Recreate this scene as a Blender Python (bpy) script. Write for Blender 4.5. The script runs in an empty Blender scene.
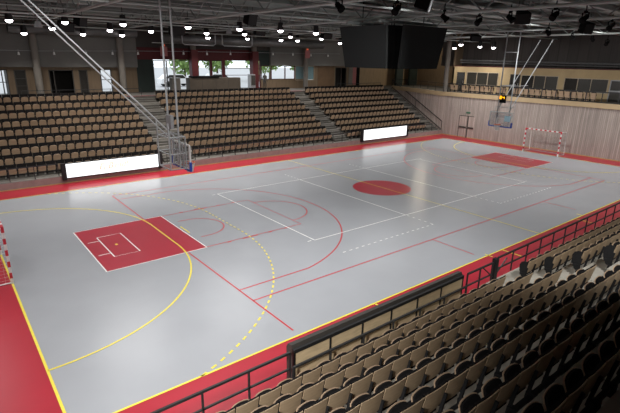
import bpy, bmesh, math, random
from mathutils import Vector, Matrix
random.seed(7)
PI = math.pi
SC = bpy.context.scene
COL = SC.collection

# ------------------------------------------------------------------ camera
CAM = Vector((-1.1364, -19.2994, 7.5385))
YAW, PITCH, ROLL, FPX = 0.896020, -0.303675, 0.017683, 469.007
W, H = 620.0, 413.0
_f = Vector((math.cos(PITCH)*math.cos(YAW), math.cos(PITCH)*math.sin(YAW), math.sin(PITCH)))
_r = Vector((math.sin(YAW), -math.cos(YAW), 0.0))
_u = _r.cross(_f)
CR = _r*math.cos(ROLL) + _u*math.sin(ROLL)
CU = -_r*math.sin(ROLL) + _u*math.cos(ROLL)
CF = _f

def proj(p):
    d = Vector(p) - CAM
    z = d.dot(CF)
    if z < 0.05:
        return None
    return (W/2 + FPX*d.dot(CR)/z, H/2 - FPX*d.dot(CU)/z)

def at(u, v, axis, val):
    """where the sight line through a photo point meets the plane axis = val"""
    d = CR*((u-W/2)/FPX) - CU*((v-H/2)/FPX) + CF
    return CAM + d*((val-CAM[axis])/d[axis])

cam = bpy.data.cameras.new('camera')
cam.sensor_width = 36.0
cam.lens = FPX/W*36.0
cam.clip_end = 400
co = bpy.data.objects.new('camera', cam)
COL.objects.link(co)
m = Matrix((CR, CU, -CF)).transposed().to_4x4()
m.translation = CAM
co.matrix_world = m
SC.camera = co

# --------------------------------------------------------------- materials
def mat(name, col, rough=0.6, metal=0.0, noise=0.0, nscale=8.0, spec=0.5, coat=0.0, emit=None, estr=0.0, stretch=None, bump=0.0):
    M = bpy.data.materials.new(name)
    M.use_nodes = True
    nt = M.node_tree
    b = nt.nodes['Principled BSDF']
    b.inputs['Base Color'].default_value = (*col, 1)
    b.inputs['Roughness'].default_value = rough
    b.inputs['Metallic'].default_value = metal
    b.inputs['Specular IOR Level'].default_value = spec
    b.inputs['Coat Weight'].default_value = coat
    if emit:
        b.inputs['Emission Color'].default_value = (*emit, 1)
        b.inputs['Emission Strength'].default_value = estr
    if noise > 0:
        tc = nt.nodes.new('ShaderNodeTexCoord')
        mp = nt.nodes.new('ShaderNodeMapping')
        if stretch:
            mp.inputs['Scale'].default_value = stretch
        nz = nt.nodes.new('ShaderNodeTexNoise')
        nz.inputs['Scale'].default_value = nscale
        nz.inputs['Detail'].default_value = 4
        rp = nt.nodes.new('ShaderNodeValToRGB')
        rp.color_ramp.elements[0].position = 0.3
        rp.color_ramp.elements[1].position = 0.7
        rp.color_ramp.elements[0].color = (*[c*(1-noise) for c in col], 1)
        rp.color_ramp.elements[1].color = (*[min(1, c*(1+noise)) for c in col], 1)
        nt.links.new(tc.outputs['Object'], mp.inputs['Vector'])
        nt.links.new(mp.outputs['Vector'], nz.inputs['Vector'])
        nt.links.new(nz.outputs['Fac'], rp.inputs['Fac'])
        nt.links.new(rp.outputs['Color'], b.inputs['Base Color'])
        if bump > 0:
            bp = nt.nodes.new('ShaderNodeBump')
            bp.inputs['Strength'].default_value = bump
            nt.links.new(nz.outputs['Fac'], bp.inputs['Height'])
            nt.links.new(bp.outputs['Normal'], b.inputs['Normal'])
    return M

def slat_mat(name, col, axis='Y', pitch=0.12, gap=0.55, noise=0.2):
    """vertical timber boards: a wave along one axis darkens the joints, stretched noise is the grain"""
    M = mat(name, col, 0.7, noise=noise, nscale=3.0, stretch=(6, 6, 0.25))
    nt = M.node_tree
    b = nt.nodes['Principled BSDF']
    src = b.inputs['Base Color'].links[0].from_socket
    tc = nt.nodes.new('ShaderNodeTexCoord')
    sx = nt.nodes.new('ShaderNodeSeparateXYZ')
    nt.links.new(tc.outputs['Object'], sx.inputs[0])
    d = nt.nodes.new('ShaderNodeMath'); d.operation = 'DIVIDE'; d.inputs[1].default_value = pitch
    nt.links.new(sx.outputs[axis], d.inputs[0])
    fr = nt.nodes.new('ShaderNodeMath'); fr.operation = 'FRACT'
    nt.links.new(d.outputs[0], fr.inputs[0])
    lt = nt.nodes.new('ShaderNodeMath'); lt.operation = 'LESS_THAN'; lt.inputs[1].default_value = 0.12
    nt.links.new(fr.outputs[0], lt.inputs[0])
    fl = nt.nodes.new('ShaderNodeMath'); fl.operation = 'FLOOR'
    nt.links.new(d.outputs[0], fl.inputs[0])
    wn = nt.nodes.new('ShaderNodeTexWhiteNoise'); wn.noise_dimensions = '1D'
    nt.links.new(fl.outputs[0], wn.inputs['W'])
    mr = nt.nodes.new('ShaderNodeMapRange')
    mr.inputs['To Min'].default_value = 0.82; mr.inputs['To Max'].default_value = 1.12
    nt.links.new(wn.outputs['Value'], mr.inputs['Value'])
    mx = nt.nodes.new('ShaderNodeMix'); mx.data_type = 'RGBA'; mx.blend_type = 'MULTIPLY'
    mx.inputs['Factor'].default_value = 1
    nt.links.new(src, mx.inputs[6]); nt.links.new(mr.outputs[0], mx.inputs[7])
    mx2 = nt.nodes.new('ShaderNodeMix'); mx2.data_type = 'RGBA'
    nt.links.new(lt.outputs[0], mx2.inputs['Factor'])
    nt.links.new(mx.outputs[2], mx2.inputs[6])
    mx2.inputs[7].default_value = (*[c*gap for c in col], 1)
    nt.links.new(mx2.outputs[2], b.inputs['Base Color'])
    return M

MT = {}
MT['court'] = mat('court_grey', (0.365, 0.38, 0.405), 0.26, noise=0.03, nscale=0.6, spec=0.5)
MT['red_floor'] = mat('court_red', (0.41, 0.017, 0.034), 0.33, noise=0.05, nscale=0.8)
MT['red_zone'] = mat('zone_red', (0.42, 0.024, 0.045), 0.30, noise=0.04, nscale=0.8)
MT['line_red'] = mat('line_red', (0.55, 0.035, 0.045), 0.35, noise=0.05)
MT['line_yellow'] = mat('line_yellow', (0.85, 0.72, 0.08), 0.35, noise=0.05)
MT['line_white'] = mat('line_white', (0.85, 0.85, 0.83), 0.35, noise=0.03)
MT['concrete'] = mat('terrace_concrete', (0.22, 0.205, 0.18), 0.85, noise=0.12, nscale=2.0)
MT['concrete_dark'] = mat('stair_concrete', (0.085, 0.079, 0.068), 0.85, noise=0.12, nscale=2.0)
MT['near_concrete'] = mat('near_concrete', (0.36, 0.34, 0.29), 0.85, noise=0.10, nscale=2.0)
MT['nosing'] = mat('nosing', (0.17, 0.165, 0.15), 0.7, noise=0.05)
MT['front_wall'] = mat('front_wall', (0.27, 0.19, 0.175), 0.8, noise=0.12, nscale=3)
MT['tan_trim'] = mat('tan_trim', (0.45, 0.30, 0.13), 0.6, noise=0.1)
MT['beech'] = mat('beech', (0.43, 0.315, 0.20), 0.5, noise=0.10, nscale=5, stretch=(1, 1, 8))
MT['beech_far'] = mat('beech_underside', (0.46, 0.325, 0.215), 0.55, noise=0.10, nscale=5, stretch=(1, 1, 8))
MT['fabric'] = mat('black_fabric', (0.011, 0.010, 0.010), 0.95, noise=0.2, nscale=40, spec=0.15)
MT['black'] = mat('black_metal', (0.014, 0.014, 0.015), 0.55, noise=0.1, nscale=20, spec=0.3)
MT['rail_black'] = mat('rail_black', (0.02, 0.02, 0.021), 0.5, noise=0.1, nscale=20)
MT['chrome'] = mat('bright_steel', (0.6, 0.6, 0.58), 0.35, metal=0.8, noise=0.05)
MT['grey_metal'] = mat('grey_metal', (0.34, 0.35, 0.36), 0.5, metal=0.3, noise=0.06)
MT['mast'] = mat('mast_grey', (0.38, 0.40, 0.41), 0.5, metal=0.2, noise=0.06)
MT['ply'] = mat('birch_plywood', (0.62, 0.48, 0.29), 0.6, noise=0.14, nscale=2.5, stretch=(1, 1, 5))
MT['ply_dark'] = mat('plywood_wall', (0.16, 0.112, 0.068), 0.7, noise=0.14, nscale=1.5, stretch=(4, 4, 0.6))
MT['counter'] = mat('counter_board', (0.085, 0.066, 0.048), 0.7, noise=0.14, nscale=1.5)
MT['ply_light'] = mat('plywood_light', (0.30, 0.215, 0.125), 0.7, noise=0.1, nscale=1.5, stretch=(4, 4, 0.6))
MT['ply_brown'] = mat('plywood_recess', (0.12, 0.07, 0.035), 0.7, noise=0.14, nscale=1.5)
MT['timber'] = slat_mat('timber_boards', (0.375, 0.32, 0.285), 'Y', 0.14)
MT['timber_x'] = slat_mat('timber_boards_side', (0.44, 0.36, 0.32), 'Y', 0.14)
MT['beige'] = mat('beige_paint', (0.47, 0.35, 0.19), 0.8, noise=0.06, nscale=1.5)
MT['lip'] = mat('beige_lip', (0.46, 0.345, 0.20), 0.7, noise=0.06, nscale=2)
MT['upper_grey'] = mat('upper_grey', (0.15, 0.147, 0.137), 0.9, noise=0.06, nscale=1.0)
MT['upper_dark'] = slat_mat('upper_dark', (0.052, 0.044, 0.040), 'Y', 0.9, 0.7, 0.15)
MT['red_wall'] = mat('dark_red_wall', (0.075, 0.006, 0.008), 0.7, noise=0.1, nscale=1.5)
MT['red_column'] = mat('dark_red_column', (0.09, 0.007, 0.009), 0.6, noise=0.1, nscale=1.5)
MT['green_wall'] = mat('dark_green_wall', (0.016, 0.027, 0.023), 0.7, noise=0.12, nscale=1.5)
MT['column'] = mat('column_grey', (0.17, 0.155, 0.135), 0.8, noise=0.08, nscale=2)
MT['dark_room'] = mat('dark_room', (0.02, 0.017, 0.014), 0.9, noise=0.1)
MT['ceiling'] = None
MT['steel_roof'] = mat('roof_steel', (0.20, 0.22, 0.212), 0.6, noise=0.10, nscale=1.5)
MT['steel_light'] = mat('roof_steel_light', (0.38, 0.415, 0.40), 0.5, noise=0.10, nscale=1.5)
MT['duct'] = mat('duct_grey', (0.11, 0.11, 0.11), 0.5, metal=0.3, noise=0.15, nscale=3)
MT['screen_black'] = mat('screen_black', (0.032, 0.034, 0.034), 1.0, noise=0.05, nscale=60, spec=0.0)
MT['cube_black'] = mat('cube_black', (0.006, 0.006, 0.006), 0.9, noise=0.05, spec=0.1)
MT['led_white'] = mat('led_white', (0.12, 0.12, 0.12), 0.5, noise=0.01, emit=(0.97, 0.99, 1.0), estr=1.5)
MT['led_peach'] = mat('led_peach', (0.1, 0.08, 0.06), 0.5, noise=0.01, emit=(1.0, 0.72, 0.45), estr=0.72)
MT['led_blue'] = mat('led_blue', (0.07, 0.08, 0.09), 0.5, noise=0.01, emit=(0.7, 0.87, 1.0), estr=0.75)
MT['lamp_glow'] = mat('lamp_glow', (1, 1, 1), 0.4, noise=0.01, emit=(1.0, 0.93, 0.96), estr=14.0)
MT['amber'] = mat('amber_digits', (1, 0.5, 0.02), 0.4, noise=0.01, emit=(1.0, 0.42, 0.01), estr=2.2)
MT['white_paint'] = mat('white_paint', (0.75, 0.75, 0.73), 0.45, noise=0.03)
MT['red_paint'] = mat('red_paint', (0.55, 0.03, 0.05), 0.4, noise=0.04)
MT['blue_pad'] = mat('blue_pad', (0.02, 0.07, 0.42), 0.5, noise=0.06)
MT['orange'] = mat('orange_rim', (0.75, 0.16, 0.05), 0.45, noise=0.05)
MT['net'] = mat('net_white', (0.75, 0.74, 0.72), 0.8, noise=0.03)
MT['net_grey'] = mat('net_grey', (0.5, 0.52, 0.5), 0.8, noise=0.03)
MT['glass_dark'] = mat('dark_glass', (0.035, 0.033, 0.03), 0.15, noise=0.1, nscale=2)
MT['curtain'] = mat('dim_room_glass', (0.036, 0.033, 0.026), 0.35, noise=0.12, nscale=2, stretch=(1, 5, 0.5))
MT['frame_dark'] = mat('frame_dark', (0.045, 0.04, 0.035), 0.6, noise=0.08)
MT['frame_light'] = mat('frame_light', (0.45, 0.37, 0.27), 0.6, noise=0.05)
MT['teal'] = mat('teal_pane', (0.17, 0.28, 0.31), 0.3, noise=0.05)
MT['green_sign'] = mat('green_sign', (0.05, 0.13, 0.08), 0.5, noise=0.03)
MT['orange_sign'] = mat('orange_sign', (0.7, 0.12, 0.05), 0.5, noise=0.03, emit=(0.9, 0.15, 0.06), estr=0.35)
MT['pink_sign'] = mat('pink_sign', (0.35, 0.12, 0.12), 0.6, noise=0.05)
MT['pale_blue'] = mat('pale_blue_card', (0.45, 0.68, 0.78), 0.5, noise=0.03)
MT['foliage'] = mat('foliage', (0.22, 0.33, 0.10), 0.9, noise=0.35, nscale=3)
MT['bark'] = mat('bark', (0.12, 0.08, 0.05), 0.9, noise=0.2)
MT['paving'] = mat('outdoor_paving', (0.42, 0.42, 0.42), 0.9, noise=0.08)
MT['car_white'] = mat('car_white', (0.8, 0.8, 0.8), 0.3, noise=0.02)
MT['car_red'] = mat('car_red', (0.45, 0.05, 0.05), 0.3, noise=0.02)
MT['tyre'] = mat('tyre', (0.02, 0.02, 0.02), 0.9, noise=0.1)

def clear_acrylic():
    M = bpy.data.materials.new('clear_acrylic'); M.use_nodes = True
    nt = M.node_tree; nt.nodes.clear()
    o = nt.nodes.new('ShaderNodeOutputMaterial')
    t = nt.nodes.new('ShaderNodeBsdfTransparent'); t.inputs[0].default_value = (0.86, 0.88, 0.9, 1)
    g = nt.nodes.new('ShaderNodeBsdfGlossy'); g.inputs['Roughness'].default_value = 0.1
    d = nt.nodes.new('ShaderNodeBsdfDiffuse'); d.inputs[0].default_value = (0.6, 0.6, 0.62, 1)
    m1 = nt.nodes.new('ShaderNodeMixShader'); m1.inputs[0].default_value = 0.05
    m2 = nt.nodes.new('ShaderNodeMixShader'); m2.inputs[0].default_value = 0.06
    nt.links.new(t.outputs[0], m1.inputs[1]); nt.links.new(g.outputs[0], m1.inputs[2])
    nt.links.new(m1.outputs[0], m2.inputs[1]); nt.links.new(d.outputs[0], m2.inputs[2])
    nt.links.new(m2.outputs[0], o.inputs[0])
    return M
MT['acrylic'] = clear_acrylic()

def ceiling_mat():
    M = mat('ribbed_steel_deck', (0.34, 0.375, 0.36), 0.7, noise=0.12, nscale=1.2)  # rib shading is put into the colour as bands; the slab is flat
    nt = M.node_tree; b = nt.nodes['Principled BSDF']
    src = b.inputs['Base Color'].links[0].from_socket
    tc = nt.nodes.new('ShaderNodeTexCoord'); sx = nt.nodes.new('ShaderNodeSeparateXYZ')
    nt.links.new(tc.outputs['Object'], sx.inputs[0])
    d = nt.nodes.new('ShaderNodeMath'); d.operation = 'MULTIPLY'; d.inputs[1].default_value = 2*PI/0.6
    nt.links.new(sx.outputs['Y'], d.inputs[0])
    s = nt.nodes.new('ShaderNodeMath'); s.operation = 'SINE'; nt.links.new(d.outputs[0], s.inputs[0])
    mr = nt.nodes.new('ShaderNodeMapRange'); mr.inputs['From Min'].default_value = -1
    mr.inputs['To Min'].default_value = 0.62; mr.inputs['To Max'].default_value = 1.25
    nt.links.new(s.outputs[0], mr.inputs['Value'])
    mx = nt.nodes.new('ShaderNodeMix'); mx.data_type = 'RGBA'; mx.blend_type = 'MULTIPLY'; mx.inputs['Factor'].default_value = 1
    nt.links.new(src, mx.inputs[6]); nt.links.new(mr.outputs[0], mx.inputs[7])
    nt.links.new(mx.outputs[2], b.inputs['Base Color'])
    return M
MT['ceiling'] = ceiling_mat()

# ------------------------------------------------------------ mesh builder
class MB:
    def __init__(s):
        s.v = []; s.f = []; s.m = []; s.mi = 0; s.sm = []
    def add(s, vs, fs, smooth=False, mi=None):
        b = len(s.v)
        s.v += [tuple(v) for v in vs]
        for f in fs:
            s.f.append([b+i for i in f]); s.m.append(s.mi if mi is None else mi); s.sm.append(smooth)
        return s
    def box(s, x0, x1, y0, y1, z0, z1, mi=None):
        x0, x1 = min(x0, x1), max(x0, x1); y0, y1 = min(y0, y1), max(y0, y1); z0, z1 = min(z0, z1), max(z0, z1)
        vs = [(x0,y0,z0),(x1,y0,z0),(x1,y1,z0),(x0,y1,z0),(x0,y0,z1),(x1,y0,z1),(x1,y1,z1),(x0,y1,z1)]
        return s.add(vs, [(0,3,2,1),(4,5,6,7),(0,1,5,4),(1,2,6,5),(2,3,7,6),(3,0,4,7)], mi=mi)
    def tube(s, a, b, r, n=8, r2=None, mi=None, cap=True):
        a, b = Vector(a), Vector(b); r2 = r if r2 is None else r2
        d = (b-a).normalized()
        p = d.orthogonal().normalized(); q = d.cross(p)
        vs = []
        for c, rr in ((a, r), (b, r2)):
            for i in range(n):
                t = 2*PI*i/n
                vs.append(c + (p*math.cos(t)+q*math.sin(t))*rr)
        fs = [(i, (i+1) % n, n+(i+1) % n, n+i) for i in range(n)]
        s.add(vs, fs, True, mi)
        if cap:
            s.add(vs[:n], [tuple(range(n-1, -1, -1))], False, mi)
            s.add(vs[n:], [tuple(range(n))], False, mi)
        return s
    def bar(s, a, b, w, h, mi=None):
        """rectangular bar from a to b, h measured as near to vertical as can be"""
        a, b = Vector(a), Vector(b); d = (b-a).normalized()
        up = Vector((0,0,1)) if abs(d.z) < 0.95 else Vector((0,1,0))
        p = d.cross(up).normalized(); q = p.cross(d)
        vs = []
        for c in (a, b):
            for sx, sz in ((-1,-1),(1,-1),(1,1),(-1,1)):
                vs.append(c + p*(sx*w/2) + q*(sz*h/2))
        return s.add(vs, [(0,1,2,3),(7,6,5,4),(0,4,5,1),(1,5,6,2),(2,6,7,3),(3,7,4,0)], mi=mi)
    def path(s, pts, r, n=6, mi=None, closed=False):
        """one continuous pipe through the points"""
        pts = [Vector(p) for p in pts]; N = len(pts); vs = []
        prev = None
        for i, p in enumerate(pts):
            if closed: d = pts[(i+1) % N]-pts[i-1]
            else: d = pts[min(i+1, N-1)]-pts[max(i-1, 0)]
            d.normalize()
            a = d.orthogonal().normalized() if prev is None else (prev - d*prev.dot(d)).normalized()
            prev = a; b = d.cross(a)
            for k in range(n):
                t = 2*PI*k/n; vs.append(p+(a*math.cos(t)+b*math.sin(t))*r)
        fs = []
        for i in range(N if closed else N-1):
            j = (i+1) % N
            for k in range(n):
                fs.append((i*n+k, i*n+(k+1) % n, j*n+(k+1) % n, j*n+k))
        return s.add(vs, fs, True, mi)
    def poly(s, pts, mi=None):
        return s.add(pts, [tuple(range(len(pts)))], mi=mi)
    def prism(s, pts, d, mi=None):
        pts = [Vector(p) for p in pts]; d = Vector(d); n = len(pts)
        vs = pts + [p+d for p in pts]
        fs = [tuple(range(n-1, -1, -1)), tuple(range(n, 2*n))] + [(i, (i+1) % n, n+(i+1) % n, n+i) for i in range(n)]
        return s.add(vs, fs, mi=mi)
    def merge(s, o, M=None):
        b = len(s.v)
        s.v += [tuple(M @ Vector(v)) if M is not None else v for v in o.v]
        s.f += [[b+i for i in f] for f in o.f]; s.m += o.m; s.sm += o.sm
        return s
    def mesh(s, name, mats):
        me = bpy.data.meshes.new(name)
        me.from_pydata(s.v, [], s.f)
        for q in (mats if isinstance(mats, (list, tuple)) else [mats]):
            me.materials.append(MT[q])
        me.polygons.foreach_set('material_index', s.m)
        me.polygons.foreach_set('use_smooth', s.sm)
        me.update()
        return me
    def build(s, name, mats, parent=None, loc=(0,0,0)):
        o = bpy.data.objects.new(name, s.mesh(name, mats))
        COL.objects.link(o)
        o.location = loc
        if parent is not None: o.parent = parent
        return o

def tag(o, label=None, cat=None, group=None, kind=None):
    if label: o['label'] = label
    if cat: o['category'] = cat
    if group: o['group'] = group
    if kind: o['kind'] = kind
    return o

def thing(name, label, cat, loc=(0,0,0), rz=0.0, group=None):
    o = bpy.data.objects.new(name, None)
    o.empty_display_size = 0.2
    COL.objects.link(o)
    o.location = loc; o.rotation_euler = (0, 0, rz)
    return tag(o, label, cat, group)

def struct(mb, name, mats):
    return tag(mb.build(name, mats), kind='structure')

def dup(root, loc, rz=0.0, label=None, group=None):
    r = root.copy(); COL.objects.link(r); r.location = loc; r.rotation_euler = (0, 0, rz)
    if label: r['label'] = label
    if group: r['group'] = group
    for ch in list(root.children):
        c = ch.copy(); COL.objects.link(c); c.parent = r
        for g in ch.children:
            d = g.copy(); COL.objects.link(d); d.parent = c
    return r

_ONES = ['', 'first','second','third','fourth','fifth','sixth','seventh','eighth','ninth','tenth','eleventh','twelfth','thirteenth','fourteenth','fifteenth','sixteenth','seventeenth','eighteenth','nineteenth']
def ordinal(n):
    if n < 20: return _ONES[n]
    t, o = divmod(n, 10)
    if o == 0: return ['','','twentieth','thirtieth','fortieth','fiftieth','sixtieth','seventieth','eightieth'][t]
    return ['','','twenty','thirty','forty','fifty','sixty','seventy','eighty'][t] + '-' + _ONES[o]

def in_frame(pts, mrg=0):
    for p in pts:
        q = proj(p)
        if q and -mrg <= q[0] <= W+mrg and -mrg <= q[1] <= H+mrg: return True
    return False

# ------------------------------------------------------------ court floor
XL, XR = -4.2, 42.2          # left end wall, right end wall (inside faces)
YF, YN = 12.0, -12.0         # fronts of the far and near stands
fl = MB()
fl.add([(XL-4,-27,0),(46,-27,0),(46,27,0),(XL-4,27,0),(0,-10,0),(40,-10,0),(40,10,0),(0,10,0)], [(4,5,6,7)], mi=0)
fl.add([(XL-4,-27,0),(46,-27,0),(46,27,0),(XL-4,27,0),(0,-10,0),(40,-10,0),(40,10,0),(0,10,0)],
       [(0,1,5,4),(1,2,6,5),(2,3,7,6),(3,0,4,7)], mi=1)
struct(fl, 'floor', ['court', 'red_floor'])

def arc(cx, cy, r, a0, a1, n=40):
    return [(cx+r*math.cos(a0+(a1-a0)*i/n), cy+r*math.sin(a0+(a1-a0)*i/n)) for i in range(n+1)]
class Lines(MB):
    def strip(s, pts, w=0.05, z=0.002, mi=0):
        vs = []
        for i, p in enumerate(pts):
            a = Vector(pts[max(i-1, 0)]); b = Vector(pts[min(i+1, len(pts)-1)])
            d = (b-a).normalized(); n = Vector((-d.y, d.x))*w/2
            vs += [(p[0]+n.x, p[1]+n.y, z), (p[0]-n.x, p[1]-n.y, z)]
        s.add(vs, [(2*i+1, 2*i+3, 2*i+2, 2*i) for i in range(len(pts)-1)], mi=mi)
    def dash(s, pts, on, off, w=0.05, z=0.002, phase=0.0):
        L = [0.0]
        for a, b in zip(pts, pts[1:]): L.append(L[-1]+math.dist(a, b))
        def P(t):
            for i in range(len(L)-1):
                if t <= L[i+1]+1e-9:
                    k = (t-L[i])/(L[i+1]-L[i]); return (pts[i][0]+(pts[i+1][0]-pts[i][0])*k, pts[i][1]+(pts[i+1][1]-pts[i][1])*k)
            return pts[-1]
        t = phase
        while t < L[-1]:
            e = min(t+on, L[-1])
            s.strip([P(t), P((t+e)/2), P(e)], w, z); t += on+off

Z1, Z2, Z3, Z4 = 0.002, 0.004, 0.006, 0.008
zone = Lines()                                           # red floorball areas and the centre circle
for sx in (0, 1):
    fx = (lambda x: x) if sx == 0 else (lambda x: 40-x)
    xs = sorted((fx(2.85), fx(6.85)))
    zone.poly([(xs[0],-2.5,Z1),(xs[1],-2.5,Z1),(xs[1],2.5,Z1),(xs[0],2.5,Z1)])
zone.poly([(20+1.8*math.cos(2*PI*i/64), 1.8*math.sin(2*PI*i/64), Z1) for i in range(64)])
struct(zone, 'trim_1', 'red_zone')

red = Lines()                                            # basketball
for sx in (0, 1):
    F = (lambda p: p) if sx == 0 else (lambda p: (40-p[0], p[1]))
    def S(pts, w=0.055, z=Z2): red.strip([F(p) for p in pts], w, z)
    S([(6, 7.5), (6, -9.7)]) if sx == 0 else S([(6, 7.5), (6, -7.5)])
    S([(6, 6.6), (8.99, 6.6)]); S([(6, -6.6), (8.99, -6.6)])
    a = math.asin(6.6/6.75)
    S(arc(7.575, 0, 6.75, -a, a, 60))
    S([(6, 2.45), (11.8, 2.45), (11.8, -2.45), (6, -2.45)])
    S(arc(11.8, 0, 1.8, -PI/2, PI/2, 40))
    S(arc(7.575, 0, 1.25, -PI/2, PI/2, 30)); S([(7.2, 1.25), (7.575, 1.25)]); S([(7.2, -1.25), (7.575, -1.25)])
    for xx, ww in ((7.9, .1), (8.95, .38), (10.0, .1), (10.9, .1)):
        for sy in (-1, 1): S([(xx-ww, sy*2.5), (xx+ww, sy*2.5)], 0.08)
red.strip([(6, -7.5), (34, -7.5)], 0.055, Z2); red.strip([(6, 7.5), (34, 7.5)], 0.055, Z2)
red.strip([(15.3, -7.5), (15.3, -9.6)], 0.05, Z2); red.strip([(25.35, -7.5), (25.35, -9.3)], 0.05, Z2)
struct(red, 'trim_2', 'line_red')

wh = Lines()                                             # volleyball and the floorball outlines
for a, b in (((11,-4.5),(29,-4.5)),((11,4.5),(29,4.5)),((11,-4.5),(11,4.5)),((29,-4.5),(29,4.5)),((17,-4.5),(17,4.5)),((23,-4.5),(23,4.5))):
    wh.strip([a, b], 0.055, Z3)
for X0 in (17, 23):
    wh.dash([(X0, -4.6), (X0, -6.2)], 0.16, 0.2, 0.055, Z3)
    wh.dash([(X0, 4.6), (X0, 6.2)], 0.16, 0.2, 0.055, Z3)
for xa, xb in ((17, 11), (23, 29)):
    for y in (-6.25,): wh.dash([(xa, y), (xb, y)], 0.16, 0.2, 0.055, Z3)
for x in (10.75, 29.25):
    for y in (-4.45, 4.45): wh.strip([(x-.1, y), (x+.1, y)], 0.055, Z3)
for sx in (0, 1):
    F = (lambda p: p) if sx == 0 else (lambda p: (40-p[0], p[1]))
    def S(pts, w=0.05): wh.strip([F(p) for p in pts], w, Z3)
    S([(2.85, 2.52), (2.85, -2.52)]); S([(2.85, -2.5), (6.85, -2.5)]); S([(6.85, -2.52), (6.85, 2.52)]); S([(2.85, 2.5), (6.85, 2.5)], 0.03)
    S([(3.5, 1.25), (4.5, 1.25), (4.5, -1.25), (3.5, -1.25), (3.5, 1.25)])
    for y in (.8, -.8): S([(3.02, y), (3.5, y)])
struct(wh, 'trim_3', 'line_white')

ye = Lines()                                             # handball
ye.strip([(-0.03, -10), (40.03, -10)], 0.06, Z4); ye.strip([(0, 10), (40, 10)], 0.05, Z4)
ye.strip([(20, -10), (20, 10)], 0.05, Z4)
for sx in (0, 1):
    F = (lambda p: p) if sx == 0 else (lambda p: (40-p[0], p[1]))
    ye.strip([F((0, -10)), F((0, 10))], 0.065, Z4)
    six = arc(0, -1.5, 6, -PI/2, 0, 30) + arc(0, 1.5, 6, 0, PI/2, 30)
    ye.strip([F(p) for p in six], 0.06, Z4)
    b = math.asin(8.5/9)
    nine = arc(0, -1.5, 9, -b, 0, 40) + arc(0, 1.5, 9, 0, b, 40)
    ye.dash([F(p) for p in nine], 0.18, 0.18, 0.06, Z4)
    ye.strip([F((7, -.5)), F((7, .5))], 0.06, Z4)
    ye.strip([F((3.95, -.08)), F((3.95, .08))], 0.1, Z4)
for x, y0, y1 in ((16.73,-10.05,-10.95),(15.7,-9.85,-10.2),(23.67,-10.05,-10.8),(24.55,-9.7,-10.0),(9.06,-10.05,-10.36)):
    ye.strip([(x, y0), (x, y1)], 0.07, Z4)
struct(ye, 'trim_4', 'line_yellow')

# ---------------------------------------------------------------- terraces
FD, RISE, DEP = 0.42, 0.45, 0.80
FY = 12.80                                                 # seat line of the far front row
def fdeck(k): return FD + RISE*(k-1)
def frow(k): return FY + DEP*(k-1)
BLK = ((-4.0, 11.05), (13.35, 27.05), (28.75, 40.45))
CONC = 4.47
t = thing('terraced_stand', 'stepped concrete terrace of the far stand rising in nine rows', 'stand', (18, 16, 0))
tm = MB()
for k in range(1, 10):
    y0 = YF if k == 1 else frow(k)-0.55
    tm.box(XL, XR-0.05, y0, 24.0 if k == 9 else frow(k)+0.25, 0 if k == 1 else fdeck(k)-RISE, fdeck(k))
tm.build('terrace', 'concrete', t, (-18, -16, 0))
fm = MB(); fm.box(XL, XR-0.02, YF-0.06, YF, 0.0, FD+0.02)
fm.build('front_wall', 'front_wall', t, (-18, -16, 0))
fm = MB(); fm.box(XL, XR-0.02, YF-0.085, YF-0.06, 0.0, 0.05)
fm.build('skirting', 'tan_trim', t, (-18, -16, 0))
fm = MB(); fm.box(XL, XR-0.05, YF-0.03, YF+0.12, FD+0.02, FD+0.05); fm.build('kerb', 'nosing', t, (-18, -16, 0))
fm = MB(); fm.box(XL, XR-0.05, frow(1)+0.22, frow(1)+0.25, FD+0.1, FD+0.16); fm.build('kerb', 'nosing', t, (-18, -16, 0))
for (a, b) in ((11.1, 13.3), (27.1, 28.7), (40.55, 42.1)):
    sm = MB()
    for k in range(1, 10):
        y1 = frow(k)+0.25
        zt = CONC if k == 9 else fdeck(k+1)
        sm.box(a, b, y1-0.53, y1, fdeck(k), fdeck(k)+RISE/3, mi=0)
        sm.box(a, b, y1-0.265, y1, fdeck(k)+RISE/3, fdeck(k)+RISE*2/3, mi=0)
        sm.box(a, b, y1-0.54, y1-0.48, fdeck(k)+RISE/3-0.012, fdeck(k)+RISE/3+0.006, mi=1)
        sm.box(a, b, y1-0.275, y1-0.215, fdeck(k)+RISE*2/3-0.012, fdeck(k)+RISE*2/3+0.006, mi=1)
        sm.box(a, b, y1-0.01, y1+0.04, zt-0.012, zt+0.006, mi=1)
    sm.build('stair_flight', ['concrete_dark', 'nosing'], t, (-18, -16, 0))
# concourse floor behind the far stand
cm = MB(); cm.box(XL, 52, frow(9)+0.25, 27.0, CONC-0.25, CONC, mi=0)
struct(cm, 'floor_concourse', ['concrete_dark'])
for i, (a, b) in enumerate(((10.9, 13.5), (26.9, 28.9))):
    mm = MB(); mm.box(a, b, frow(9)+0.26, frow(9)+0.9, CONC, CONC+0.02)
    tag(mm.build('entrance_mat', 'red_wall'), ('dark red mat at the head of the left far stair', 'dark red mat at the head of the right far stair')[i], 'mat')

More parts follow.
